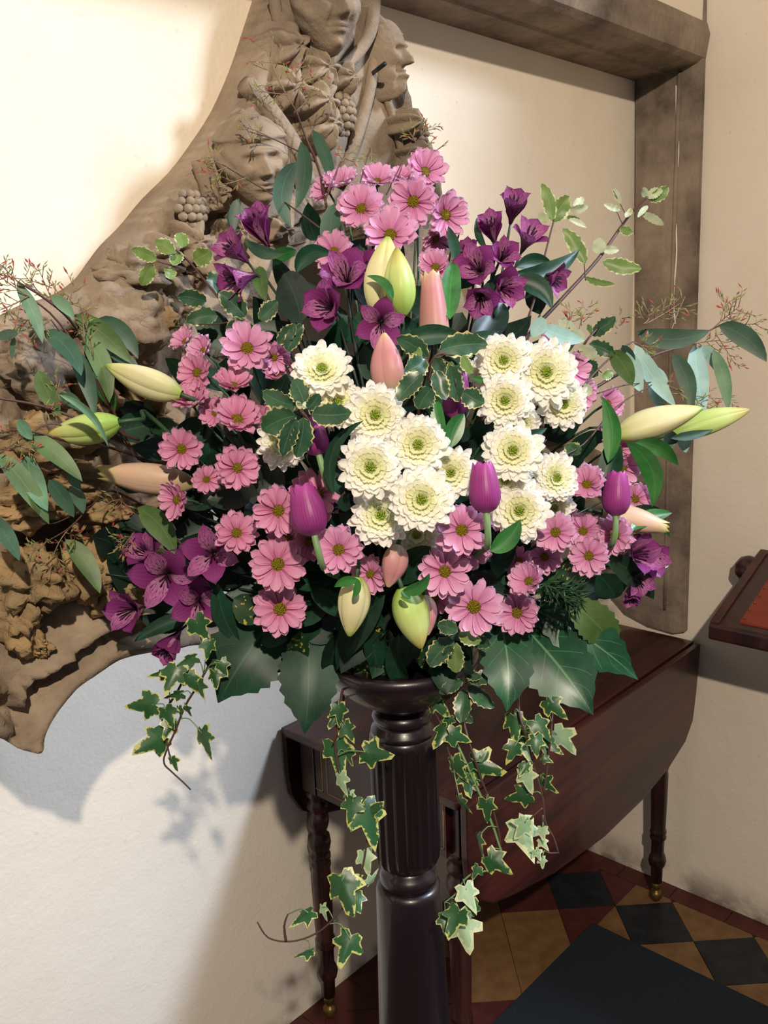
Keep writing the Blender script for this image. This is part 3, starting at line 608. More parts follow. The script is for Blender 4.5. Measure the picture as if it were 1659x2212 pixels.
E_ = [
 (781, 452, 116, -.15, -.42, 'front left in the top cluster, facing up-left with open yellow eye'), (893, 436, 122, -.22, -.12, 'front right in the top cluster, its yellow eye fully seen'),
 (918, 372, 108, .32, -.50, 'highest of all, at the peak of the top cluster'), (962, 465, 112, .52, .0, 'at the right end of the top cluster, turned right'),
 (843, 508, 130, .0, -.50, 'directly above the cream lily bud pair, lowest of top cluster', None, .015), (815, 392, 95, .05, -.84, 'at the back of the top cluster, cupped upward', .55, .05),
 (738, 398, 92, -.22, -.84, 'at upper left of the top cluster, cupped upward', .55, .05), (705, 412, 80, -.66, -.5, 'at far left of the top cluster, crossed by a brown twig', .5, .06),
 (868, 386, 70, -.1, -.84, 'peeping out between two blooms at the top', .5, .06), (940, 516, 86, .42, .5, 'in shade under the right end of top cluster', .4, .06),
 (722, 545, 100, -.2, -.3, 'half hidden behind the striped purple alstroemeria left of cream buds', None, .06), (940, 578, 92, -.15, -.48, 'small, just above the open pink lily bud', .6, .04),
 (534, 753, 126, -.06, -.36, 'topmost on the left side, broad with yellow eye'), (592, 772, 78, .35, .1, 'tucked behind right of the topmost left bloom', .4, .05),
 (400, 738, 76, -.62, -.60, 'seen from behind at the outer upper left against stone', .5, .03), (440, 758, 82, -.60, -.42, 'second from the top at outer left, cupped', .6, .02),
 (426, 805, 98, -.60, -.16, 'below two cupped blooms at outer left beside the cream bud', .35, .0), (503, 833, 100, .05, -.82, 'seen side-on under the topmost left bloom', .55, .0),
 (415, 868, 104, -.22, -.72, 'cup-shaped, right of the upper left cream lily bud', .6, .0), (597, 808, 80, .1, -.60, 'mauve and shaded, left of the highest white chrysanthemum', .5, .07),
 (512, 906, 122, .1, -.60, 'large and cupped in the middle of the left group', .55, -.01), (466, 892, 80, -.35, -.3, 'half hidden behind the large cupped left bloom', .4, .05),
 (572, 905, 80, .5, -.1, 'shaded, just left of cream-edged leaves', .4, .06), (392, 970, 102, -.15, .0, 'flat and open, right of the green lily bud'),
 (512, 1011, 106, .15, -.05, 'with one petal folded over its eye, left middle'), (446, 1036, 72, .1, -.1, 'small, between two open blooms at left middle', None, .02),
 (382, 1080, 96, -.72, .1, 'edge-on in front of the blush lily bud', .35, -.02), (511, 1152, 106, .0, -.25, 'above the shaded purple alstroemerias at lower left'),
 (601, 1103, 118, .0, .0, 'with yellow eye immediately left of the left front tulip', .1, .01), (684, 1070, 128, .12, -.3, 'spread behind the left front tulip', .2, .05),
 (620, 1163, 96, .0, .0, 'dim, under the bloom left of the front tulip', .2, .05), (668, 1170, 90, .3, .1, 'dim, below the left front tulip', .3, .05),
 (600, 1219, 126, .0, .0, 'second lowest of the left column, flat to the viewer', .08), (605, 1316, 126, .0, .05, 'lowest on the left side above big dark leaves', .08),
 (732, 1188, 120, -.18, -.05, 'left of centre at the bottom of the white group', .3, -.01), (801, 1240, 100, -.50, .1, 'turned sideways between two hanging lily buds', .3, .02),
 (998, 1145, 124, .0, -.08, 'in the centre right below the white blooms', .2, -.01), (1012, 1188, 104, .2, .4, 'mostly covered by the central bloom below white ones', .2, .04),
 (961, 1234, 120, .0, .0, 'flat to the viewer above the right hanging green bud', .1), (1024, 1311, 130, .0, .0, 'lowest in the centre, above cream-edged leaves', .1, -.01),
 (942, 1290, 84, -.2, .3, 'in shade behind the lowest central bloom', .3, .05), (1078, 1108, 96, .15, -.2, 'just right of the middle tulip stem', .4, .03),
 (1143, 1256, 102, -.40, -.28, 'cupped toward the left, right of the lowest central bloom', .6), (1118, 1324, 112, -.22, -.05, 'lowest on the right side, hanging over fatsia leaves', .3, .01),
 (1200, 1150, 100, -.05, -.05, 'below right of the lowest white chrysanthemum', .25), (1260, 1147, 92, -.15, -.1, 'second of three in the right row', .35, .02),
 (1328, 1157, 100, -.22, -.05, 'under the right-hand tulip', .35), (1272, 1201, 96, .0, -.05, 'with a curled petal over its eye, right', .25, -.01),
 (1176, 1203, 82, .0, .0, 'dim, under the right row', .2, .05), (1120, 1212, 72, -.2, .0, 'dim and small, far inside at right', .2, .06),
 (1268, 1046, 100, -.12, -.30, 'open and pale, left of the right-hand tulip', .5, -.01), (1345, 1012, 90, .56, .30, 'turned away behind the right-hand tulip', .45, .05),
 (1372, 1078, 86, .45, .0, 'on the outer right edge beside the tulip', .45, .04), (1312, 872, 84, .62, -.25, 'side-on left of the right green leaves', .6, .05),
 (1304, 925, 70, .70, .25, 'side-on under the right green leaves', .5, .06), (1338, 972, 76, .55, .15, 'under the right cream lily bud', .5, .06),
 (1236, 800, 94, .70, -.12, 'side-on beside the large white chrysanthemum', .5, .05), (1192, 742, 90, .55, -.55, 'behind the top of the large white chrysanthemum', .5, .07),
 (1256, 850, 80, .70, .25, 'lower one beside the large white chrysanthemum', .5, .06), (1215, 1105, 70, .3, .2, 'small, behind the lowest white chrysanthemum at right', .3, .06),
]
for a in E_:
    px, py, dia, nx, ny, loc = a[:6]; cup = a[6] if len(a) > 6 else None; dz = a[7] if len(a) > 7 else 0
    pink(px, py, dia, nx, ny, loc, cup, dz, 's' if px < 700 and py > 780 else 'p')  # lower left blooms take the petals with lamplight in their colour

WM = [petal_mesh('white_petal', *a, r0=.0, base=.6) for a in ((.155, .45, .02), (.165, .55, .06), (.15, .35, -.06), (.155, .6, .04, .12))]
for q in WM: q.materials.append(M_WPET)
CM = [petal_mesh('cream_petal', *a, r0=.0, base=.6, nu=4, nv=2) for a in ((.16, .7, .08, .1), (.16, .8, .10, .1))]
for q in CM: q.materials.append(M_CPET)
EYE = disc('green_eye', M_EYE, .30, .22, 24, 7)
def white(px, py, dia, nx, ny, loc, dz=0.0, cup=0.0):
    d = D(px, py, dz - .012); P, N, R = frame(px, py, d, nx, ny); s = dia * d / FPX / 2
    e = empty('white_chrysanthemum', P, 'white chrysanthemum ' + loc, 'flower', 'white chrysanthemums', Matrix.Translation(P) @ R @ Matrix.Scale(s, 4))
    for ring, (n_, L, pit, z, ms, r0) in enumerate(((15, .84, -.02, -.09, WM, .22), (16, .74, .14, -.03, WM, .24), (17, .56, .26, .01, WM, .26), (16, .40, .34, .03, WM, .30), (19, .27, .40, .06, CM, .26), (15, .20, .62, .10, CM, .17))):
        for k in range(n_):
            a = 2 * PI * (k + random.uniform(-.22, .22)) / n_ + ring * .9; l = L * random.uniform(.86, 1.10)
            inst('petal', random.choice(ms), e, rot('Z', a) @ Matrix.Translation((r0, 0, z)) @ rot('Y', -pit - cup + random.uniform(-.10, .10)) @ rot('X', random.uniform(-.15, .15)) @ Matrix.Diagonal((l, random.uniform(.9, 1.12) * (1 if ring < 4 else .55), l + .1, 1)))
    inst('green_eye', EYE, e, Matrix.Translation((0, 0, .0))); inst('calyx', CALX, e, Matrix.Identity(4))
    tube('stem', to_foam(P, N, s * .28), .0019, M_STEM, e, 5)
for a in [
 (696, 799, 134, -.05, -.45, 'at the upper left of the white group, tilted up'), (730, 872, 124, .0, -.45, 'behind the cream-edged leaf, second from upper left', .03),
 (812, 897, 142, -.12, -.06, 'with bright green eye near a curved leaf tip'), (903, 962, 136, .0, -.06, 'in the middle of the white group below the tulip leaf'),
 (800, 1010, 146, .0, .0, 'broad and flat on the left of the white group', -.01), (911, 1079, 144, .0, .0, 'lowest full one in the centre, overlapping its neighbours', -.02),
 (972, 1021, 124, .12, .05, 'left of the middle tulip', .015), (822, 1113, 138, .05, .0, 'lowest on the left of the white group', .012),
 (610, 958, 116, -.25, .1, 'pale and hidden behind the cream-edged leaf cluster', .04), (900, 1152, 118, .0, .45, 'greyish, underneath the lowest central white bloom', .05),
 (1088, 779, 122, .0, -.12, 'at the upper right with small green eye'), (1091, 866, 124, -.05, -.05, 'directly under the upper right one', .005),
 (1178, 805, 152, .22, -.1, 'largest and brightest, at the right of the group', -.02), (1216, 872, 118, .35, .2, 'at the right end, overlapped by the brightest one', -.005),
 (1108, 975, 136, .0, -.2, 'above right of the middle tulip', .0), (1093, 1036, 120, .0, .0, 'directly behind right of the middle tulip', .02),
 (1200, 1032, 112, .42, .0, 'narrow, turned right beside open pale pink bloom'), (1122, 1104, 136, .0, .0, 'lowest on the right, below the tulip'),
 (1128, 916, 84, .1, .3, 'small half-open one with green centre at right', .05), (1136, 772, 76, .1, -.1, 'small half-open one between two bright upper right ones', .04),
 (1196, 1096, 96, .2, .3, 'in shade behind the lowest right one', .05), (1046, 806, 80, -.3, .1, 'in shade left of the upper right ones', .06)]:
    white(*a)

# ---------------------------------------------------------------- alstroemeria
def tepal(name, w, flare, mat, ln=1.0, pt=.0):
    def f(u, v):
        e = 2 * v - 1; u = 1 - (1 - u) ** 1.5; r = .05 + flare * (.25 * u + .75 * u ** 2.2); z = ln * (u - .25 * flare * u ** 3)
        ww = w * (.12 + .88 * math.sin(min(1, u * 1.25) * PI / 2) ** 1.6) * math.sqrt(max(0, 1 - max(0, (u - .60) / .40) ** 2.4) + .01)
        return Vector((r - .35 * e * e * ww + (.05 if u > .95 and abs(e) < .1 else 0), e * ww, z + pt * (u > .95) * (1 - abs(e))))
    me = grid(name, 7, 4, f); me.materials.append(mat); return me
TO = {k: tepal('outer_tepal', .36, k * .88, M_ALO) for k in (.35, .60, .85)}
TI = {k: tepal('inner_tepal', .25, k * .80, M_ALI, 1.06, .03) for k in (.35, .60, .85)}
def anth():
    vs, fs = [], []
    for k in range(5):
        q = k * 2 * PI / 5; a = tube_data([(0, 0, .1), (.06 * math.cos(q), .06 * math.sin(q), .5), (.13 * math.cos(q), .13 * math.sin(q), .82), (.14 * math.cos(q), .14 * math.sin(q), .88)], [.012, .012, .026, .012], 4)
        o = len(vs); vs += a[0]; fs += [tuple(i + o for i in f) for f in a[1]]
    me = pymesh('stamens', vs, fs); me.materials.append(M_ANTH); return me
ANTH = anth()
def alst(px, py, size, nx, ny, loc, fl=.60, dz=0.0):
    d = D(px, py, dz); P, N, R = frame(px, py, d, nx, ny); s = size * d / FPX / (1.25 if fl > .5 else 1.1); P = P - N * s * .55
    e = empty('alstroemeria', P, 'purple alstroemeria ' + loc, 'flower', 'purple alstroemerias', Matrix.Translation(P) @ R @ Matrix.Scale(s, 4))
    for k in range(3):
        inst('outer_tepal', TO[fl], e, rot('Z', 2 * PI * k / 3 + random.uniform(-.1, .1)) @ rot('Y', random.uniform(-.08, .1)))
        inst('inner_tepal', TI[fl], e, rot('Z', 2 * PI * (k + .5) / 3 + random.uniform(-.1, .1)) @ rot('Y', random.uniform(-.05, .1)))
    inst('stamens', ANTH, e, Matrix.Identity(4))
    tube('stem', to_foam(P, N, 0.0), .0017, M_STEMD, e, 5)
for a in [
 (560, 488, 104, -.35, -.84, 'highest at upper left, pointing upward above a stone face', .35), (505, 540, 100, -.66, -.58, 'left of the stone face, below the highest left one', .60),
 (512, 604, 106, -.86, .22, 'lowest at upper left, opening to the left', .60), (748, 594, 116, -.05, -.45, 'boldly striped, left of the cream lily buds', .60),
 (705, 662, 112, -.40, -.15, 'below the boldly striped one left of the buds', .60), (822, 700, 90, .0, .1, 'dark one just under the cream lily buds', .85),
 (786, 580, 90, .45, -.3, 'tucked between the boldly striped one and the lily bud', .60, .03), (1108, 446, 84, .1, -.84, 'topmost at upper right', .35),
 (1062, 492, 80, -.2, -.82, 'left below the topmost upper right one', .35), (1142, 512, 92, .35, -.78, 'right below the topmost upper right one', .60),
 (1030, 578, 104, -.25, -.3, 'striped, front of the upper right cluster', .60, -.01), (1088, 552, 80, .3, -.45, 'behind the front striped one at upper right', .60, .02),
 (1092, 622, 92, .5, .05, 'right side of the upper right cluster', .60), (1038, 645, 92, .0, .35, 'lowest of the upper right cluster, facing down', .60),
 (1195, 602, 78, .84, .25, 'outermost at upper right, on a thin stem', .60), (1012, 545, 66, -.3, -.7, 'half hidden at the back of upper right cluster', .35, .04),
 (314, 1192, 96, -.55, -.45, 'upper left of the lower left cluster', .60), (357, 1244, 118, -.1, .1, 'large one in the middle of the lower left cluster', .85, -.01),
 (456, 1196, 104, -.15, .0, 'upper right of the lower left cluster, shaded', .85), (278, 1318, 108, -.60, .2, 'outermost at lower left', .60),
 (430, 1302, 96, .0, .15, 'lower right of the lower left cluster', .85), (368, 1396, 86, -.45, .78, 'lowest at left, nodding above the ivy', .35),
 (1376, 1196, 108, .72, -.1, 'striped, at the right edge beside the pillar', .60), (1408, 1206, 82, .60, .05, 'outermost at lower right', .60, .01),
 (1376, 1250, 84, .45, .55, 'second lowest at lower right', .60, .01), (1364, 1284, 60, .0, .84, 'small lowest one at lower right', .35, .02)]:
    alst(*a)

# ---------------------------------------------------------------- tulips and lily buds: tepals wrapped round a long axis
def axis_frame(b, t, d0, d1=None):                                  # local +Z runs from base pixel to tip pixel
    B, T = at(b[0], b[1], d0), at(t[0], t[1], d0 if d1 is None else d1); Zx = T - B; L = Zx.length; Zx.normalize()
    V = (CAM - B).normalized(); X = Zx.cross(V).normalized(); Y = Zx.cross(X)   # -Y looks at the viewer ... X across
    return B, L, Matrix((X, Y, Zx)).transposed().to_4x4()
def wrap(name, mat, prof, half, ridge=0.0, tipflare=0.0, nu=10, nv=6, lift=1.0):     # sector of a bud: radius profile and half-angle profile
    def f(u, v):
        e = 2 * v - 1; R = prof(u) * lift; A = half(u); q = e * A
        R = R * (1 + ridge * (1 - abs(e)) ** 3 - ridge * .9 * abs(e) ** 5) + tipflare * max(0, u - .82) ** 1.2 * 3
        return Vector((R * math.cos(q), R * math.sin(q), u))
    me = grid(name, nu, nv, f); me.materials.append(mat); return me
def tul_prof(u): return .27 * math.sin(min(1, u / .36) * PI / 2) ** .5 if u < .36 else .27 - .115 * ((u - .36) / .64) ** 1.8
def tul_half(u): return 1.15 * math.sqrt(max(0.0, 1 - max(0, (u - .50) / .50) ** 2.4)) + .02
TUO = wrap('outer_tepal', M_TUL, tul_prof, tul_half, .05, .05, lift=1.05); TUI = wrap('inner_tepal', M_TUL, tul_prof, tul_half, .05, .0, lift=.90)
def tulip(b, t, wpx, loc, dz=0.0, stem=None):
    px, py = (b[0] + t[0]) / 2, (b[1] + t[1]) / 2; d = D(px, py, dz); B, L, R = axis_frame(b, t, d); k = wpx * d / FPX / (.56 * L)
    e = empty('tulip', B, 'purple tulip ' + loc, 'flower', 'purple tulips', Matrix.Translation(B) @ R @ Matrix.Diagonal((L * k, L * k, L, 1)))
    for q in range(3):
        inst('outer_tepal', TUO, e, rot('Z', -PI / 2 + .35 + 2 * PI * q / 3)); inst('inner_tepal', TUI, e, rot('Z', -PI / 2 + .35 + PI / 3 + 2 * PI * q / 3) @ Matrix.Scale(1.02, 4))
    A = R.to_3x3() @ Vector((0, 0, 1)); pts = [B + A * .004, B - A * .018, B - A * .032 + FW * .016, B - A * .040 + FW * .08, FOAM + (B - FOAM) * .35 + FW * .05, FOAM]
    st = smooth_path(pts, 4); vs, fs = tube_data([p - B for p in st], .0034, 8); o = link('stem', pymesh('stem', vs, fs), None, M_STEML); o.parent = e; o.matrix_parent_inverse = (Matrix.Translation(B) @ R @ Matrix.Diagonal((L * k, L * k, L, 1))).inverted() @ Matrix.Translation(B)
tulip((680, 1160), (652, 1046), 78, 'at left front, over pink blooms', -.03); tulip((1051, 1112), (1043, 998), 68, 'in the middle front, on a short visible stem', -.035)
tulip((1330, 1118), (1334, 1018), 60, 'on the right, between pink blooms', -.03); tulip((690, 986), (668, 900), 58, 'left of centre, under the cream-edged leaves', .0)
tulip((980, 908), (994, 806), 56, 'upper centre, half covered by cream-edged leaves', .02)
def bud_prof(u): return .165 * (math.sin(PI * min(1, (u * .94 + .035)) ** .78) ** .80) + .004
def bud_half(u): return 1.12 if u < .93 else 1.12
LB = {k: wrap('sepal', m, bud_prof, bud_half, .16, 0, 14, 8) for k, m in (('c', M_LYC), ('g', M_LYG), ('p', M_LYP), ('s', M_LYS))}
def open_prof(u): return .20 - .10 * u ** .8 + .02 * math.sin(u * PI)
def open_half(u): return 1.15 if u < .70 else 1.15 * math.sqrt(max(0, 1 - ((u - .70) / .30) ** 1.5)) + .03
LO = {k: [wrap('sepal', m, open_prof if k == 'p' else (lambda u: bud_prof(u * .96)), open_half, .10, .10, 14, 6), wrap('inner_sepal', m, open_prof if k == 'p' else (lambda u: bud_prof(u * .96)), open_half, .05, .02, 14, 6, .92)] for k, m in (('p', M_LYP), ('s', M_LYS))}
def lily(b, t, wpx, kind, loc, dz=0.0, d1=0.0, op=False, turn=0.0, stem=True):
    px, py = (b[0] + t[0]) / 2, (b[1] + t[1]) / 2; d = D(px, py, dz); B, L, R = axis_frame(b, t, d, d + d1); k = wpx * d / FPX / ((.40 if op and kind == 'p' else .325) * L)
    MM = Matrix.Translation(B) @ R @ Matrix.Diagonal((L * k, L * k, L, 1)); e = empty('lily_bud', B, loc, 'flower bud', 'lily buds', MM)
    for q in range(3):
        a = -PI / 2 + turn + 2 * PI * q / 3
        if op: inst('sepal', LO[kind][0], e, rot('Z', a)); inst('inner_sepal', LO[kind][1], e, rot('Z', a + PI / 3))
        else: inst('sepal', LB[kind], e, rot('Z', a))
    A = R.to_3x3() @ Vector((0, 0, 1)); pts = smooth_path([B + A * .006, B - A * .010, B - A * .024 + FW * .012, B - A * .03 + FW * .05, FOAM + (B - FOAM) * .4 + FW * .05, FOAM], 4)
    vs, fs = tube_data([p - B for p in pts], [.0040] + [.0026] * (len(pts) - 1), 7); o = link('stem', pymesh('stem', vs, fs), None, M_STEM); o.parent = e; o.matrix_parent_inverse = MM.inverted() @ Matrix.Translation(B)
    return e
lily((392, 852), (230, 789), 60, 'c', 'cream lily bud at upper left, pointing at the stone', -.04, turn=.5); lily((258, 912), (102, 940), 62, 'g', 'plump green lily bud, furthest out on the left', -.02, turn=.4)
lily((418, 1044), (212, 1018), 64, 's', 'blush lily bud with split tip at left, behind a pink bloom', .0, turn=.5, op=True); lily((1330, 942), (1516, 882), 62, 'c', 'cream lily bud pointing right, nearer of two', -.02, turn=.3)
lily((1447, 938), (1618, 886), 50, 'g', 'yellow-green lily bud furthest out on the right', .0, turn=.8); lily((822, 684), (838, 512), 76, 'c', 'tall cream lily bud under the top pink cluster', -.02, turn=.9)
lily((868, 682), (857, 536), 66, 'g', 'yellow-green lily bud beside the tall cream bud', -.035, turn=.1); lily((940, 735), (931, 588), 70, 'p', 'open-tipped pink lily bud above the white flowers', .0, turn=.2, op=True)
lily((846, 856), (830, 720), 66, 'p', 'closed pink lily bud left of the cream-edged leaves in centre', .0, turn=.6); lily((771, 1246), (755, 1374), 66, 'c', 'cream lily bud hanging down at bottom centre', -.03, turn=.1)
lily((868, 1270), (909, 1400), 72, 'g', 'green lily bud hanging down at bottom centre', -.035, turn=.4); lily((860, 1176), (838, 1268), 52, 'p', 'small pink lily bud drooping behind the hanging buds', .01, turn=.5)
lily((916, 1285), (924, 1372), 42, 'p', 'reddish lily bud mostly behind the hanging green bud', .02, turn=.5); lily((1300, 1108), (1444, 1142), 52, 's', 'blush lily bud with split tip at right, below the tulip', .0, turn=.5, op=True)

# ================================================================ FOLIAGE
PROF = {
 'lance': lambda t: math.sin(PI * min(1, t ** .85)) ** .85, 'oval': lambda t: max(0, math.sin(PI * t ** .9)) ** .60, 'euc': lambda t: math.sin(PI * min(1, t ** .80)) ** .75,
 'lobe': lambda t: max(0, math.sin(PI * min(1, t ** 1.02))) ** .95 * (1 - .10 * t) * (1 - .45 * ss(.72, 1, t)) + .30 * (1 - t) ** 2 * (t > 0),
 'tulip': lambda t: (.8 + .2 * math.sin(PI * t)) * max(0, 1 - ss(.55, 1, t)) ** .7 }
def leaf_mesh(name, b, t, wpx, d0, d1, bow, prof, fold=.25, sag=.0, roll=0.0, nu=9, nv=4, teeth=0.0, wave=0.0, origin=None):
    dm = (d0 + d1) / 2; B, T = at(b[0], b[1], d0), at(t[0], t[1], d1); pxL = math.hypot(t[0] - b[0], t[1] - b[1]) + 1e-6
    ux, uy = (t[0] - b[0]) / pxL, (t[1] - b[1]) / pxL; mx, my = (b[0] + t[0]) / 2 - uy * bow, (b[1] + t[1]) / 2 + ux * bow     # +bow bends to the right of travel as seen
    Mid = at(mx, my, dm) + (CAM - B).normalized() * sag; C_ = Mid * 2 - (B + T) * .5; w = wpx * dm / FPX / 2; V0 = (CAM - Mid).normalized(); og = origin if origin is not None else B
    P = PROF[prof]; rnd = random.uniform(0, 9)
    def f(u, v):
        e = 2 * v - 1; p = B * (1 - u) ** 2 + C_ * 2 * u * (1 - u) + T * u * u; tg = ((C_ - B) * (1 - u) + (T - C_) * u)
        tg = tg.normalized() if tg.length > 1e-9 else (T - B).normalized(); s = tg.cross(V0); s = s.normalized() if s.length > 1e-6 else tg.orthogonal(); n_ = s.cross(tg)
        c, q = math.cos(roll), math.sin(roll); s, n_ = s * c + n_ * q, n_ * c - s * q
        ww = w * (P(u) + .012) * (1 + teeth * (abs(e) > .9) * (1 if int(u * nu + .5) % 2 else -1))
        return p + s * (e * ww) + n_ * (fold * abs(e) * ww + wave * w * math.sin(u * 11 + rnd + (2 if e > 0 else 0)) * abs(e)) - og
    return grid(name, nu, nv, f)
class Plant:
    def __init__(s, name, pos, label, cat, group=None): s.e = empty(name, pos, label, cat, group); s.o = Vector(pos)
    def leaf(s, b, t, w, mat, prof='lance', bow=0.0, dz=0.0, d=None, d1=None, name='leaf', dt=0.0, **k):
        if d is None: d = D((b[0] + t[0]) / 2, (b[1] + t[1]) / 2, dz)
        me = leaf_mesh(name, b, t, w, d - dt / 2, (d + dt / 2) if d1 is None else d1, bow, prof, **k); me.materials.append(mat); o = link(name, me, s.e); o.location = at(b[0], b[1], d - dt / 2) - s.o; return o
    def stem(s, pxs, r0, r1, mat, dz=0.0, foam=False, name='stem', d=None, sides=6):
        m_ = max(1, len(pxs) - 1)
        pts = [at(x, y, (D(x, y, dz + (.14 * max(0, 1 - 1.6 * i / m_) if foam else 0)) if d is None else d)) for i, (x, y) in enumerate(pxs)]
        if foam: pts = [FOAM + Vector((random.uniform(-.03, .03), random.uniform(-.03, .03), 0))] + pts
        pts = smooth_path(pts, 4); n_ = len(pts); vs, fs = tube_data([p - s.o for p in pts], [r0 + (r1 - r0) * i / (n_ - 1) for i in range(n_)], sides); return link(name, pymesh(name, vs, fs), s.e, mat)
def P0(x, y, dz=0.0): return at(x, y, D(x, y, dz))

# floral foam in the bowl
vs, fs = [], []
for i in range(13):
    for j in range(24):
        th, ph = PI * i / 12, 2 * PI * j / 24; q = Vector((math.sin(th) * math.cos(ph), math.sin(th) * math.sin(ph), math.cos(th))); vs.append(Vector((.080 * q.x, .080 * q.y, .065 * q.z)) * (1 + .05 * noise.noise(q * 4)))
for i in range(12):
    for j in range(24): j2 = (j + 1) % 24; fs.append((i * 24 + j, (i + 1) * 24 + j, (i + 1) * 24 + j2, i * 24 + j2))
fo = link('floral_foam', pymesh('floral_foam', vs, fs), None, M_FOAM); fo.location = FOAM + Vector((0, 0, .03)); tag(fo, 'dark green floral foam block wedged in the pedestal bowl under the flowers', 'floral foam')

# leafy laurel sprigs that pack the arrangement between the blooms
def sprig(tip, n_, loc, dz=.07, w=60, mats=(M_LFILL, M_LDARK), seed=0, ln=105):
    R = random.Random(seed); x1, y1 = tip; x0, y0 = 872, 1330; pl_ = Plant('laurel_sprig', P0(x1, y1, dz), 'dark green leafy sprig ' + loc, 'foliage', 'leafy sprigs between the blooms')
    def px(t): return (x0 + (x1 - x0) * t + 22 * math.sin(3 * t + seed), y0 + (y1 - y0) * t)
    pl_.stem([px(t) for t in (.25, .5, .75, 1)], .0028, .0012, M_STEMD, dz, True); a0 = math.atan2(y1 - y0, x1 - x0)
    for k in range(n_):
        t = .30 + .70 * k / (n_ - 1); bx, by = px(t); side = 1 if k % 2 else -1; a = a0 + (side * R.uniform(.5, 1.15) if k < n_ - 1 else R.uniform(-.2, .2)); l = ln * R.uniform(.8, 1.2)
        pl_.leaf((bx, by), (bx + l * math.cos(a), by + l * math.sin(a)), w * R.uniform(.8, 1.2), R.choice(mats), 'oval' if R.random() < .5 else 'lance', side * R.uniform(4, 16), dz + R.uniform(-.02, .05), dt=R.uniform(-.05, .03), roll=R.uniform(-.7, .7), nu=8, nv=2)
for i, a in enumerate([((700, 520), 9, 'behind the upper left alstroemerias'), ((760, 560), 9, 'behind the cream lily buds'), ((850, 600), 8, 'behind the top pink cluster'), ((960, 540), 9, 'below the right end of top pink cluster'), ((1040, 690), 9, 'under the upper right alstroemerias'),
    ((620, 650), 8, 'left of the lower striped alstroemeria'), ((600, 740), 8, 'above the highest white chrysanthemum'), ((560, 860), 9, 'behind the left pink group'), ((480, 980), 10, 'between the left pink blooms'), ((420, 1090), 10, 'under the blush lily bud at left'), ((360, 1160), 9, 'behind the lower left alstroemerias'), ((420, 1260), 9, 'below the lower left alstroemerias'), ((520, 1240), 9, 'left of the lowest left pink column'), ((560, 1120), 9, 'inside the arrangement left of the tulip'),
    ((720, 1300), 8, 'around the hanging lily buds'), ((980, 1260), 7, 'inside below the white group'), ((1080, 1240), 8, 'inside the right half'), ((1180, 1290), 8, 'behind the lowest right pink bloom'), ((1260, 1260), 8, 'right of the rosemary tuft', .09), ((1240, 1010), 9, 'behind the narrow white chrysanthemum'), ((1200, 950), 8, 'right of the small white chrysanthemum'), ((1020, 880), 8, 'in the dark gap of the white group'), ((1150, 680), 7, 'behind the largest white chrysanthemum', .09), ((780, 760), 8, 'left of the closed pink lily bud'), ((930, 690), 8, 'around the open pink lily bud'), ((330, 1060), 8, 'at the outer left under the green bud', .06), ((350, 930), 8, 'between the two upper left lily buds', .05), ((430, 860), 8, 'behind the cup-shaped left bloom', .07), ((300, 1150), 8, 'in the shade left of the edge-on bloom', .06), ((470, 760), 8, 'behind the outer upper left blooms', .07), ((540, 1010), 9, 'in the dark middle of the left half', .08), ((640, 1060), 8, 'behind the left front tulip', .09), ((250, 1240), 7, 'at the outer left behind the lowest alstroemerias', .05), ((620, 1330), 8, 'above the dark left fatsia leaves', .05), ((1300, 1080), 8, 'behind the right-hand tulip', .07), ((800, 1380), 8, 'drooping over the bowl rim at left', .02), ((950, 1390), 8, 'drooping over the bowl rim at right', .02)]):
    sprig(a[0], a[1], a[2], a[3] if len(a) > 3 else .07, seed=i + 1)

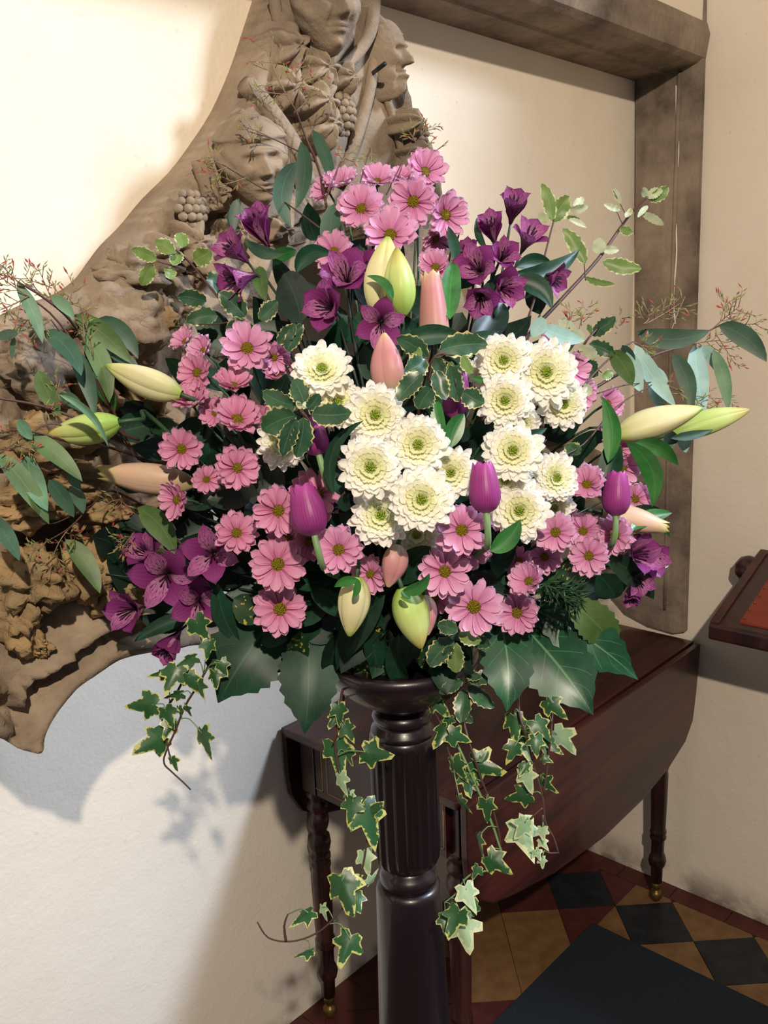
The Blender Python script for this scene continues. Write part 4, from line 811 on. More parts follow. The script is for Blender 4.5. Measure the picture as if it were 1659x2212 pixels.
# single strap and lily leaves that show between the blooms
GL = [  # base, tip, width, material, profile, bow, dz, label
 ((1313, 1000), (1300, 856), 40, M_LMID, 'lance', 16, -.01, 'twisted green lily leaf standing beside the right cream bud'), ((1300, 1062), (1322, 935), 52, M_LDARK, 'lance', 10, .0, 'dark green lily leaf folded below the right cream bud'),
 ((1352, 955), (1408, 1096), 44, M_LMID, 'lance', -30, .0, 'long drooping green leaf under the right cream bud'), ((1370, 957), (1465, 1006), 34, M_LMID, 'lance', -16, -.01, 'short pointed green leaf below the right yellow-green bud'),
 ((1448, 946), (1540, 928), 20, M_LDARK, 'lance', 4, -.02, 'narrow green leaf clasping the right yellow-green bud'),
 ((1112, 588), (1252, 538), 38, M_LDARK, 'lance', 22, -.02, 'glossy dark leaf curling up right of the upper right alstroemerias'), ((1115, 578), (1190, 566), 34, M_LDARK, 'lance', -8, .0, 'dark leaf behind the curling one at upper right'),
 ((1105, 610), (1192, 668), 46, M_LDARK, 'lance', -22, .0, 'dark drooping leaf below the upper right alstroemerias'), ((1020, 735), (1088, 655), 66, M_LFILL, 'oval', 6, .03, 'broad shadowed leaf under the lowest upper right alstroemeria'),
 ((972, 690), (982, 563), 44, M_LMID, 'oval', -4, -.01, 'upright green leaf right of the open pink bud'), ((985, 570), (968, 488), 26, M_LDARK, 'lance', 3, .0, 'small dark upright leaf above the open pink bud'), ((1052, 540), (1030, 470), 16, M_LDARK, 'lance', -8, .01, 'thin dark leaf standing left of upper right alstroemerias'),
 ((870, 742), (1005, 732), 44, M_LDARK, 'lance', -14, .0, 'wide dark leaf lying across beneath the open pink bud'), ((1000, 735), (1080, 715), 34, M_LDARK, 'lance', 8, .02, 'dark leaf reaching right above the white blooms'),
 ((848, 648), (792, 596), 20, M_LMID, 'lance', 14, -.05, 'bright green curled bract on the cream lily buds'), ((612, 548), (527, 516), 28, M_LEUD, 'lance', -12, .0, 'bluish dark leaf under the highest left alstroemeria'),
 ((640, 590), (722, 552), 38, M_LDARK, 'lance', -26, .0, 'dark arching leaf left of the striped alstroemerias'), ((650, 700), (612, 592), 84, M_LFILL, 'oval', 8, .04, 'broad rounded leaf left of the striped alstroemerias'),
 ((560, 575), (575, 650), 34, M_LOLV, 'lance', 2, .03, 'small olive leaf hanging by the lowest upper left alstroemeria'), ((590, 552), (640, 540), 30, M_LMID, 'oval', 2, .02, 'small green leaf in front of the stone at upper left'), ((500, 500), (516, 428), 28, M_LEUD, 'lance', -3, .04, 'grey green upright leaf behind upper left alstroemerias'),
 ((248, 888), (168, 808), 34, M_LMID, 'lance', 14, .0, 'glossy green leaf rising behind the green lily bud'), ((250, 935), (335, 915), 66, M_LDARK, 'oval', 0, .03, 'dark leaf right of the green lily bud'), ((330, 910), (384, 962), 52, M_LDARK, 'oval', -4, .03, 'dark rounded leaf beside the flat open left bloom'),
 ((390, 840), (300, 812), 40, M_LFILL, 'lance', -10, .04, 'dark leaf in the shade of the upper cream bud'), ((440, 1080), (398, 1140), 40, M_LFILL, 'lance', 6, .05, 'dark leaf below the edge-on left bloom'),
 ((962, 952), (936, 828), 30, M_LMID, 'lance', -5, -.02, 'bright green tulip leaf standing in the white group'), ((972, 968), (1003, 894), 42, M_LMID, 'oval', -8, -.01, 'short broad tulip leaf left of the small dark gap'),
 ((722, 1070), (786, 908), 28, M_LDARK, 'lance', -38, -.03, 'curved tulip leaf left of the white chrysanthemums'), ((736, 1070), (706, 1018), 34, M_LDARK, 'lance', 6, -.01, 'short dark leaf beside the curved tulip leaf'), ((748, 1105), (755, 1065), 30, M_LDARK, 'lance', -6, -.01, 'dark leaf wedged under the white chrysanthemums'),
 ((1058, 1190), (1124, 1122), 44, M_LMID, 'lance', 10, -.03, 'bright green leaf right of the middle tulip stem'), ((1098, 942), (1182, 924), 24, M_LDARK, 'lance', 8, -.02, 'slim dark leaf across the right white blooms'), ((1020, 815), (1052, 822), 14, M_LMID, 'lance', 2, .0, 'tiny green leaf behind the upper tulip'),
 ((775, 1254), (722, 1268), 24, M_LMID, 'lance', 6, -.05, 'curled bract on the left hanging bud'), ((772, 1250), (764, 1290), 16, M_LMID, 'oval', -4, -.06, 'short bract folded over the left hanging bud'), ((868, 1278), (928, 1238), 28, M_LMID, 'lance', 12, -.05, 'bright bract sweeping right from the green hanging bud'), ((868, 1276), (888, 1292), 14, M_LMID, 'oval', 3, -.06, 'tiny curled bract on the green hanging bud'),
 ((832, 1285), (728, 1446), 62, M_LDARK, 'lance', 14, .0, 'long dark leaf hanging between the two hanging buds'), ((862, 1370), (896, 1512), 44, M_LDARK, 'lance', 22, .0, 'dark leaf tapering to a thin tip at bottom centre'), ((850, 1260), (930, 1180), 66, M_LDARK, 'oval', -4, .02, 'broad dark leaf behind the small pink drooping bud'), ((690, 1205), (730, 1250), 36, M_LMID, 'oval', -4, .0, 'green leaf under the bloom at bottom left centre'),
 ((126, 852), (234, 966), 16, M_LEUG, 'euc', -20, -.085, 'thin grey-green leaf crossing in front of the green lily bud'),
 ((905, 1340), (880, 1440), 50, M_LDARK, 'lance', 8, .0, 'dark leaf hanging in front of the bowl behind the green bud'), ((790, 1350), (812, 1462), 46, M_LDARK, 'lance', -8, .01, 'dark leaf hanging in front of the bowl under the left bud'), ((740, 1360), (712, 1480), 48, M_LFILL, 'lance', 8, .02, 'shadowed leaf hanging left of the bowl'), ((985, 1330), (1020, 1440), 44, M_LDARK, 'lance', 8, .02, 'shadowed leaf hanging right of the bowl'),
 ((1305, 1205), (1412, 1294), 56, M_LDARK, 'lance', -14, .0, 'glossy dark leaf below the lower right alstroemerias'), ((1290, 1240), (1330, 1292), 60, M_LDARK, 'oval', -4, .02, 'dark shining leaf right of the rosemary tuft'), ((1362, 1148), (1452, 1108), 34, M_LMID, 'lance', -10, -.03, 'bright green leaf across the right blush bud'), ((1350, 1110), (1438, 1108), 22, M_LDARK, 'lance', -10, .0, 'dark slim leaf above the right blush bud'), ((1415, 1130), (1448, 1160), 12, M_LMID, 'lance', -3, .0, 'thin green leaf tip under the right blush bud'), ((1425, 1215), (1446, 1215), 18, M_LEUC, 'lance', 3, .03, 'small pale leaf behind the outermost lower right alstroemeria'),
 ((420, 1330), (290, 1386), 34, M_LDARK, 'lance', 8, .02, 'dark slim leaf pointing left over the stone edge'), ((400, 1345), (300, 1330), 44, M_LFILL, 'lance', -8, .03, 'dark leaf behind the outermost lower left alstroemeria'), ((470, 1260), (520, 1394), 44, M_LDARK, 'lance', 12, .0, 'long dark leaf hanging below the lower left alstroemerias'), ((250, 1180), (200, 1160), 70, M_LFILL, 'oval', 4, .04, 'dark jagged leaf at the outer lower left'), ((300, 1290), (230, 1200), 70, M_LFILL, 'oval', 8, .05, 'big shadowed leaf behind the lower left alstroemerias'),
]
for b, t, w_, m, pr, bow, dz, lab in GL:
    me = leaf_mesh('lily_leaf', b, t, w_, D(*b, dz + .01), D(*t, dz), bow, pr, fold=.35, roll=random.uniform(-.35, .35), nu=12, nv=4); me.materials.append(m)
    o = link('lily_leaf', me); o.location = P0(b[0], b[1], dz + .01); tag(o, lab, 'leaf')

# big fatsia and spotted laurel leaves at the bottom
def fatsia(loc, hub, lobes, dz):
    p = Plant('fatsia_leaf', P0(*hub, dz), loc, 'leaf'); p.stem([hub], .0035, .003, M_STEM, dz, True, 'leaf_stalk')
    for b, t, w_, m, bow, q in lobes: p.leaf(b, t, w_, m, 'lobe', bow, dz, name='lobe', dt=q, fold=.16, nu=18, nv=6, teeth=.07, wave=.05, sag=.012)
fatsia('big glossy fatsia leaf of several lobes at lower right over the table', (1110, 1320), [((1075, 1320), (1094, 1538), 108, M_LFAT, -12, -.05), ((1118, 1340), (1281, 1544), 142, M_LFAT, -8, -.06), ((1150, 1315), (1378, 1468), 104, M_LFAT, -12, -.02), ((1230, 1300), (1335, 1412), 80, M_LOLV, -10, .03)], -.01)
fatsia('dark pointed fatsia leaf at lower left against the white wall', (560, 1340), [((600, 1330), (472, 1518), 158, M_LDARK, 8, -.03)], .0)
fatsia('dark fatsia leaf hanging straight down left of the pedestal', (662, 1345), [((664, 1345), (658, 1586), 122, M_LDARK, -6, -.04)], .0)
for b, t, w_, bow, lab in [((648, 1362), (619, 1462), 50, -8, 'yellow-spotted laurel leaf between the two dark fatsia leaves'), ((560, 1345), (505, 1292), 66, 4, 'yellow-spotted laurel leaf left of the lowest left pink bloom'), ((842, 1360), (772, 1480), 78, -4, 'yellow-spotted laurel leaf behind the hanging buds'), ((900, 1380), (965, 1450), 62, 4, 'yellow-spotted laurel leaf right of the green hanging bud'), ((1200, 1225), (1255, 1240), 40, 4, 'yellow-blotched laurel leaf above the rosemary tuft'), ((800, 1300), (775, 1400), 60, -6, 'shaded spotted laurel leaf between the hanging buds'), ((770, 1440), (822, 1472), 46, 6, 'green toothed leaf tip above the pedestal bowl')]:
    me = leaf_mesh('laurel_leaf', b, t, w_, D(*b, .03), D(*t, .02), bow, 'oval', fold=.25, nu=12, nv=4); me.materials.append(M_AUC if 'spot' in lab or 'blotch' in lab else M_LDARK); o = link('laurel_leaf', me); o.location = P0(b[0], b[1], .03); tag(o, lab, 'leaf')

# rosemary tuft: countless needles
ro = Plant('rosemary_sprig', P0(1190, 1270, .0), 'needle-leaved rosemary tuft right of the cupped lower pink bloom', 'herb sprig'); ro.stem([(1120, 1270), (1180, 1268), (1232, 1282)], .002, .001, M_STEM, .02, True)
bm = bmesh.new(); R = random.Random(5)
for k in range(190):
    t = R.random(); bx, by = 1170 + 70 * t, 1262 + 28 * t + R.uniform(-10, 10); a = R.uniform(-.9, 1.9) if R.random() < .75 else R.uniform(-PI, PI); l = R.uniform(26, 56); dd = D(bx, by, R.uniform(-.03, .02)); B, T = at(bx, by, dd), at(bx + l * math.cos(a), by + l * math.sin(a), dd + R.uniform(-.02, .02)); s = (T - B).cross(FW).normalized() * .0011; m_ = (B + T) / 2 - FW * .003
    v = [bm.verts.new(q - ro.o) for q in (B, m_ + s, T, m_ - s, m_ + FW * .0015)]; bm.faces.new((v[0], v[1], v[2])); bm.faces.new((v[0], v[2], v[3])); bm.faces.new((v[0], v[3], v[4])); bm.faces.new((v[4], v[1], v[0]))
me = bpy.data.meshes.new('needles'); bm.to_mesh(me); bm.free(); o = link('needles', me, ro.e, M_NEED); o['kind'] = 'stuff'

# ---------------------------------------------------------------- eucalyptus branches with fine red-tipped shoots
def shoots(pl_, tufts, dz, seed):
    R = random.Random(seed); vs, fs, mi = [], [], []
    def add(data, m): o_ = len(vs); vs.extend(data[0]); fs.extend(tuple(i + o_ for i in f) for f in data[1]); mi.extend([m] * len(data[1]))
    for (x0, y0), (x1, y1), n_, spread in tufts:
        P = [at(x, y, D(x, y, dz)) - pl_.o for x, y in ((x0, y0), ((x0 + x1) / 2 + R.uniform(-6, 6), (y0 + y1) / 2 + R.uniform(-6, 6)), (x1, y1))]; add(tube_data(smooth_path(P, 3), [.0009, .0008, .0008, .0007, .0006, .0005, .0004], 4), 0); a0 = math.atan2(y1 - y0, x1 - x0)
        for k in range(n_):
            t = .25 + .75 * k / n_; bx, by = x0 + (x1 - x0) * t, y0 + (y1 - y0) * t; a = a0 + R.uniform(.35, 1.2) * (1 if k % 2 else -1); l = spread * R.uniform(.5, 1.1); d0 = D(bx, by, dz)
            ex, ey = bx + l * math.cos(a), by + l * math.sin(a); B, T = at(bx, by, d0) - pl_.o, at(ex, ey, d0 + R.uniform(-.015, .015)) - pl_.o; add(tube_data([B, (B + T) / 2 + Vector((0, 0, -.001)), T], [.0006, .0005, .0004], 3), 0)
            for q in range(4):
                u = .35 + .65 * q / 3; c = B.lerp(T, u); aa = a + R.uniform(-.9, .9); ll = R.uniform(9, 20); e_ = c + (RT * math.cos(aa) + DN * math.sin(aa)) * (ll * d0 / FPX) + FW * R.uniform(-.006, .006); red = R.random() < (.42 if q == 3 else .10)
                s = (e_ - c).cross(FW).normalized() * (.0008 if not red else .0012); m_ = c.lerp(e_, .5); o_ = len(vs); vs.extend([c, m_ + s, e_, m_ - s, m_ - FW * .0012]); fs.extend([(o_, o_ + 1, o_ + 4), (o_ + 1, o_ + 2, o_ + 4), (o_ + 2, o_ + 3, o_ + 4), (o_ + 3, o_, o_ + 4)]); mi.extend([2 if red else 1] * 4)
    me = pymesh('fine_shoots', vs, fs); [me.materials.append(q) for q in (M_TWIGL, M_SHOOT, M_RED)]; me.polygons.foreach_set('material_index', mi); o = link('fine_shoots', me, pl_.e); o['kind'] = 'stuff'
def euc(label, at_, dz, stems, leaves, tufts, seed):
    p = Plant('eucalyptus_branch', P0(*at_, dz), label, 'foliage branch', 'eucalyptus branches')
    for i, (pxs, r0, r1) in enumerate(stems): p.stem(pxs, r0, r1, M_TWIG, dz, i == 0)
    for b, t, w_, m, bow in leaves: p.leaf(b, t, w_ * .88, m, 'euc', bow, dz + random.uniform(-.015, .015), roll=random.uniform(-.4, .4), dt=random.uniform(-.02, .02), nu=10, nv=2, fold=.2)
    shoots(p, tufts, dz, seed)
euc('tall eucalyptus branch rising at the top in front of carved faces', (660, 300), .02, [([(820, 780), (730, 560), (710, 470), (690, 370), (662, 300), (640, 240)], .0032, .0012), ([(690, 492), (620, 440), (555, 400), (480, 355)], .0012, .0007), ([(684, 352), (650, 330), (590, 300), (540, 285)], .0011, .0006), ([(702, 440), (715, 400), (735, 350)], .0010, .0006), ([(835, 420), (870, 350), (905, 300)], .001, .0006), ([(770, 430), (785, 370), (800, 320)], .001, .0006)],
    [((640, 350), (629, 492), 50, M_LEUD, 26), ((650, 306), (638, 452), 42, M_LEUD, -14), ((675, 280), (720, 412), 32, M_LEUD, -8), ((722, 440), (712, 560), 50, M_LEUD, 4), ((512, 430), (504, 505), 28, M_LEUD, 2)],
    [((640, 240), (572, 100), 9, 52), ((632, 225), (640, 150), 6, 40), ((640, 240), (690, 165), 6, 45), ((620, 205), (550, 195), 6, 34), ((480, 355), (455, 335), 5, 26), ((490, 362), (450, 385), 6, 26), ((530, 385), (470, 400), 4, 24), ((590, 300), (520, 270), 6, 24), ((735, 350), (752, 330), 4, 24), ((905, 300), (930, 270), 6, 30), ((890, 325), (945, 328), 5, 28), ((800, 320), (795, 345), 4, 24), ((900, 310), (880, 280), 4, 26)], 1)
euc('upper left eucalyptus branch with drooping olive leaves across the stone', (215, 800), .0, [([(420, 1040), (300, 990), (240, 880), (190, 760), (150, 690), (90, 640), (40, 610)], .003, .0011), ([(290, 985), (225, 850), (130, 700), (60, 640)], .0018, .0009), ([(245, 890), (190, 800), (150, 745), (110, 690)], .0014, .0008)],
    [((36, 612), (92, 742), 34, M_LEUG, -8), ((158, 680), (285, 786), 50, M_LOLV, -10), ((176, 715), (236, 870), 52, M_LOLV, -14), ((212, 688), (298, 775), 44, M_LEUD, -16), ((95, 714), (176, 812), 50, M_LEUD, -14), ((150, 745), (205, 900), 42, M_LEUD, -10), ((82, 800), (132, 895), 46, M_LOLV, 4), ((110, 640), (160, 690), 30, M_LEUG, -6), ((40, 722), (-15, 732), 26, M_LEUD, 3), ((32, 728), (26, 776), 14, M_LEUG, 2), ((126, 852), (180, 892), 34, M_LEUD, -8), ((216, 720), (262, 800), 22, M_LEUG, -4), ((240, 770), (300, 800), 30, M_LEUD, -8)],
    [((90, 640), (50, 590), 6, 34), ((150, 690), (100, 600), 6, 36), ((120, 665), (80, 572), 5, 34), ((60, 640), (-10, 590), 6, 40), ((40, 610), (0, 570), 5, 30), ((60, 640), (0, 670), 6, 40), ((150, 690), (162, 606), 5, 30), ((180, 740), (170, 650), 5, 30), ((100, 690), (20, 690), 6, 36), ((110, 690), (60, 740), 4, 30), ((200, 770), (180, 690), 4, 28)], 2)
euc('lower left eucalyptus branch with broad green leaves at the photo edge', (110, 1050), -.01, [([(420, 1060), (330, 1000), (230, 965), (170, 960), (60, 930), (0, 935)], .0026, .0010), ([(300, 950), (170, 905), (80, 875), (-10, 860)], .0022, .0012), ([(200, 955), (120, 915), (60, 940), (0, 980)], .0012, .0007)],
    [((48, 935), (178, 1040), 48, M_LOLV, -10), ((58, 985), (103, 1104), 56, M_LEUG, 8), ((-5, 980), (106, 1132), 52, M_LOLV, -8), ((-30, 1110), (42, 1212), 42, M_LEUD, -8), ((105, 1036), (160, 1118), 42, M_LEUD, -4), ((40, 905), (70, 950), 30, M_LEUG, 2), ((150, 1020), (175, 1060), 26, M_LEUD, 2)],
    [((60, 930), (20, 945), 5, 34), ((120, 870), (130, 820), 5, 26), ((80, 875), (118, 888), 4, 22), ((30, 960), (70, 975), 5, 28), ((0, 1010), (20, 1015), 3, 20)], 3)
euc('low left eucalyptus twig with two hanging leaves under the blush bud', (210, 1140), .0, [([(420, 1120), (330, 1100), (240, 1060), (200, 1090), (150, 1140), (100, 1170)], .0018, .0008), ([(250, 1050), (262, 1080), (300, 1110)], .001, .0007), ([(200, 1090), (120, 1130), (90, 1125)], .0009, .0006)],
    [((297, 1096), (378, 1198), 62, M_LOLV, -14), ((142, 1165), (216, 1282), 48, M_LOLV, -10), ((150, 1050), (180, 1110), 34, M_LEUD, -6)],
    [((150, 1140), (110, 1215), 6, 30), ((140, 1150), (170, 1165), 5, 26), ((100, 1170), (70, 1190), 5, 28), ((262, 1080), (230, 1090), 5, 24), ((260, 1070), (262, 1115), 4, 22), ((290, 1150), (260, 1190), 6, 30), ((280, 1160), (250, 1170), 4, 26)], 4)
euc('right eucalyptus branch with pale blue hanging leaves by the pillar', (1400, 790), .02, [([(1130, 1000), (1200, 900), (1290, 835), (1370, 790), (1420, 765), (1480, 745), (1540, 710), (1590, 690)], .0030, .0010), ([(1230, 870), (1290, 800), (1340, 755), (1368, 738)], .0014, .0008), ([(1290, 850), (1350, 832), (1410, 825)], .0009, .0006), ([(1180, 1000), (1260, 960), (1330, 880), (1410, 830)], .0012, .0007)],
    [((1374, 717), (1535, 713), 50, M_LEUD, 18), ((1552, 702), (1656, 782), 50, M_LEUD, -14), ((1371, 744), (1460, 878), 44, M_LEUC, 6), ((1355, 758), (1388, 848), 48, M_LEUC, 4), ((1420, 792), (1432, 890), 50, M_LEUC, 4), ((1453, 764), (1492, 888), 42, M_LEUD, -12), ((1500, 746), (1520, 898), 52, M_LEUC, 2), ((1508, 748), (1548, 806), 30, M_LEUC, -10), ((1540, 755), (1572, 888), 34, M_LEUG, -8), ((1318, 758), (1366, 834), 48, M_LOLV, -8), ((1478, 930), (1482, 978), 32, M_LEUC, 2), ((1452, 930), (1448, 972), 36, M_LEUD, 2), ((1402, 940), (1410, 985), 30, M_LEUG, 2), ((1170, 705), (1262, 736), 42, M_LEUC, 6), ((1180, 690), (1150, 730), 40, M_LEUC, 4), ((1344, 745), (1364, 800), 30, M_LEUD, -6)],
    [((1368, 738), (1405, 750), 7, 26), ((1390, 700), (1400, 668), 5, 26), ((1395, 700), (1470, 655), 8, 36), ((1450, 715), (1480, 640), 5, 30), ((1540, 710), (1600, 660), 9, 44), ((1560, 705), (1640, 700), 8, 40), ((1580, 690), (1570, 640), 5, 34), ((1545, 720), (1590, 790), 7, 34), ((1480, 745), (1555, 735), 6, 30), ((1250, 720), (1275, 655), 6, 30), ((1330, 720), (1346, 680), 4, 26), ((1230, 710), (1240, 670), 5, 26), ((1410, 825), (1500, 860), 6, 26), ((1450, 850), (1590, 865), 6, 26), ((1500, 860), (1540, 885), 5, 30)], 5)

# ---------------------------------------------------------------- cream-edged shrub sprigs
def varieg(label, at_, dz, stems, leaves):
    p = Plant('variegated_sprig', P0(*at_, dz), label, 'foliage branch', 'cream-edged shrub sprigs')
    for i, (pxs, r0, r1) in enumerate(stems): p.stem(pxs, r0, r1, M_TWIG, dz, i == 0)
    for a in leaves: p.leaf(a[0], a[1], a[2], {'v': M_LVAR, 'p': M_LVRL, 's': M_LPAL}[a[3]], 'oval', a[4] if len(a) > 4 else 0, dz + random.uniform(-.012, .006), roll=random.uniform(-.5, .5), dt=random.uniform(-.02, .02), nu=12, nv=6, fold=.28, teeth=.10, wave=.10)
varieg('long cream-edged twig reaching up to the right across the pillar', (1250, 620), .03, [([(1040, 900), (1130, 740), (1205, 655), (1290, 562), (1340, 492), (1372, 450), (1400, 425)], .0034, .0014), ([(1140, 690), (1156, 640), (1180, 540), (1196, 478)], .0018, .0012), ([(1265, 605), (1262, 570)], .0009, .0007), ([(1355, 470), (1325, 412)], .0007, .0005), ([(1345, 485), (1330, 452)], .0008, .0005)],
    [((1302, 565), (1386, 580), 34, 'p', 4), ((1262, 598), (1330, 614), 16, 'p', 4), ((1264, 570), (1216, 493), 34, 'p', 4), ((1340, 490), (1368, 502), 20, 'p', 3), ((1340, 440), (1324, 408), 15, 's', 2), ((1342, 452), (1304, 441), 15, 's', -2), ((1385, 460), (1434, 487), 18, 's', -2), ((1400, 430), (1444, 403), 30, 'p', 3), ((1398, 428), (1432, 412), 22, 's', -3), ((1388, 425), (1390, 404), 14, 's', 4), ((1292, 548), (1296, 513), 30, 's', 0), ((1298, 536), (1338, 538), 18, 's', 3), ((1192, 478), (1170, 396), 30, 'p', 5), ((1196, 480), (1230, 424), 44, 'p', -4), ((1232, 450), (1270, 446), 20, 's', 3), ((1228, 474), (1268, 492), 14, 's', -2), ((1226, 466), (1252, 474), 16, 'p', 2), ((1236, 440), (1258, 424), 18, 's', 6), ((1188, 572), (1216, 576), 28, 's', 4), ((1182, 480), (1160, 462), 18, 's', 2), ((1352, 470), (1362, 450), 16, 's', 2), ((1400, 445), (1378, 470), 12, 's', 2)])
varieg('dark cream-edged sprig at upper left against the carved stone', (470, 650), .02, [([(720, 900), (600, 760), (520, 690), (470, 640), (415, 572), (380, 540)], .0030, .0012), ([(520, 690), (470, 700), (420, 700)], .0010, .0007), ([(445, 610), (390, 580), (340, 565)], .0010, .0007)],
    [((376, 548), (334, 524), 34, 'p', 4), ((394, 536), (386, 502), 30, 'p', 2), ((338, 562), (284, 538), 32, 'p', 3), ((418, 562), (456, 540), 42, 'p', 3), ((372, 572), (388, 545), 30, 'p', 2), ((366, 576), (372, 604), 28, 'p', 2), ((332, 572), (308, 618), 34, 'p', 4), ((446, 652), (382, 640), 38, 'v', 3), ((470, 682), (402, 696), 40, 'v', 4), ((530, 684), (472, 632), 48, 'v', 3), ((560, 722), (488, 706), 48, 'v', 4), ((470, 640), (455, 585), 40, 'v', 2), ((560, 690), (600, 650), 40, 'v', 2), ((600, 740), (640, 700), 34, 'v', 2), ((620, 760), (655, 700), 34, 'v', -3), ((540, 700), (505, 745), 36, 'v', 2)])
varieg('glossy cream-edged rosette in front of the left white chrysanthemums', (652, 888), -.05, [([(800, 1080), (700, 960), (660, 900), (650, 886)], .0024, .0016)],
    [((642, 876), (568, 846), 50, 'v', -6), ((658, 876), (634, 820), 46, 'v', 3), ((674, 894), (760, 892), 54, 'v', 4), ((640, 898), (566, 930), 66, 'v', 5), ((656, 902), (640, 988), 48, 'v', -4), ((664, 884), (690, 850), 30, 'v', 2), ((650, 884), (640, 866), 12, 's', 1), ((655, 884), (664, 868), 12, 's', -1), ((640, 905), (610, 985), 40, 'v', 3)])
varieg('cream-edged cluster of folded leaves at centre beside the closed pink bud', (930, 785), -.03, [([(900, 1000), (905, 880), (920, 810), (940, 770), (960, 762)], .0024, .0014), ([(940, 770), (975, 790), (985, 830)], .0010, .0007), ([(950, 765), (1000, 770), (1012, 780)], .0010, .0007)],
    [((922, 772), (856, 730), 44, 'v', 6), ((920, 776), (872, 804), 50, 'v', -3), ((948, 758), (1054, 744), 54, 'v', -6), ((914, 808), (860, 866), 48, 'v', 4), ((934, 838), (904, 884), 48, 'v', 3), ((944, 800), (964, 864), 40, 'v', 3), ((972, 788), (992, 868), 46, 'v', 3), ((1000, 768), (1022, 806), 26, 'p', 3), ((938, 772), (958, 806), 34, 'v', 2), ((896, 798), (890, 842), 20, 'p', 2), ((1000, 846), (1046, 872), 46, 'v', 2), ((976, 780), (976, 810), 20, 'p', 2), ((880, 740), (912, 768), 24, 'p', 1), ((1010, 772), (1018, 758), 12, 's', 2)])
varieg('cream-edged sprig hanging at bottom right of centre above the ivy', (1000, 1420), -.02, [([(930, 1300), (975, 1370), (1000, 1430), (1008, 1475)], .0022, .0012)],
    [((988, 1366), (945, 1350), 34, 'v', 3), ((992, 1366), (1040, 1384), 32, 'p', 4), ((1002, 1376), (1058, 1396), 38, 'v', -3), ((980, 1384), (928, 1440), 50, 'v', 5), ((985, 1388), (986, 1454), 40, 'p', 2), ((975, 1395), (962, 1425), 26, 'v', 2), ((1010, 1472), (1088, 1448), 34, 'v', 3), ((1000, 1472), (948, 1498), 28, 'v', 3), ((1012, 1480), (1068, 1528), 34, 'v', 3), ((1000, 1490), (994, 1562), 40, 'v', -3), ((1006, 1450), (1040, 1462), 24, 'v', 3), ((990, 1530), (1022, 1560), 24, 'v', 2)])
varieg('pale cream-edged twig at right behind the side-on pink blooms', (1275, 735), .03, [([(1120, 960), (1200, 820), (1250, 760), (1272, 730), (1300, 700)], .0022, .0012), ([(1240, 770), (1280, 790), (1300, 805)], .0009, .0006)],
    [((1276, 722), (1330, 684), 34, 'v', 3), ((1264, 736), (1198, 714), 36, 's', 4), ((1272, 744), (1328, 770), 36, 'v', -5), ((1250, 750), (1288, 775), 30, 's', -3), ((1268, 780), (1292, 812), 38, 'v', 2), ((1300, 812), (1322, 802), 24, 'p', 2), ((1280, 850), (1252, 838), 30, 's', 2), ((1275, 720), (1270, 700), 14, 'p', 2), ((1240, 712), (1200, 700), 30, 's', 3), ((1225, 960), (1255, 980), 34, 'v', 2)])

# ---------------------------------------------------------------- trailing ivy
def ivy_mesh(seed):
    R = random.Random(seed); ctrl = []
    for a, r in ((-180, .14), (-150, .38), (-122, .50), (-95, .38), (-72, .60), (-58, .66), (-36, .46), (-10, .82), (0, 1.0), (10, .82), (36, .46), (58, .66), (72, .60), (95, .38), (122, .50), (150, .38)): ctrl.append((math.radians(a + R.uniform(-4, 4)), r * R.uniform(.9, 1.08)))
    n_ = len(ctrl); vs, uvs, fs = [(0, 0, 0)], [(.5, 0)], []; bend = R.uniform(-.25, .25); fold = R.uniform(.05, .30)
    def pt(x, y): return (x, y, -fold * abs(y) + bend * x * x - .10 * (x * x + y * y) + .05 * math.sin(7 * x + seed) * abs(y))
    for ring in (.55, 1.0):
        for k in range(n_):
            a, r = ctrl[k]; vs.append(pt(r * ring * math.cos(a), r * ring * math.sin(a))); uvs.append((k / n_, ring))
    for k in range(n_): k2 = (k + 1) % n_; fs.append((0, 1 + k, 1 + k2)); fs.append((1 + k, 1 + n_ + k, 1 + n_ + k2, 1 + k2))
    return pymesh('ivy_leaf', vs, fs, uvs)
IV = [ivy_mesh(s) for s in range(5)]; IVP = [ivy_mesh(s) for s in range(10, 13)]
for q in IV: q.materials.append(M_IVY)
for q in IVP: q.materials.append(M_IVYP)
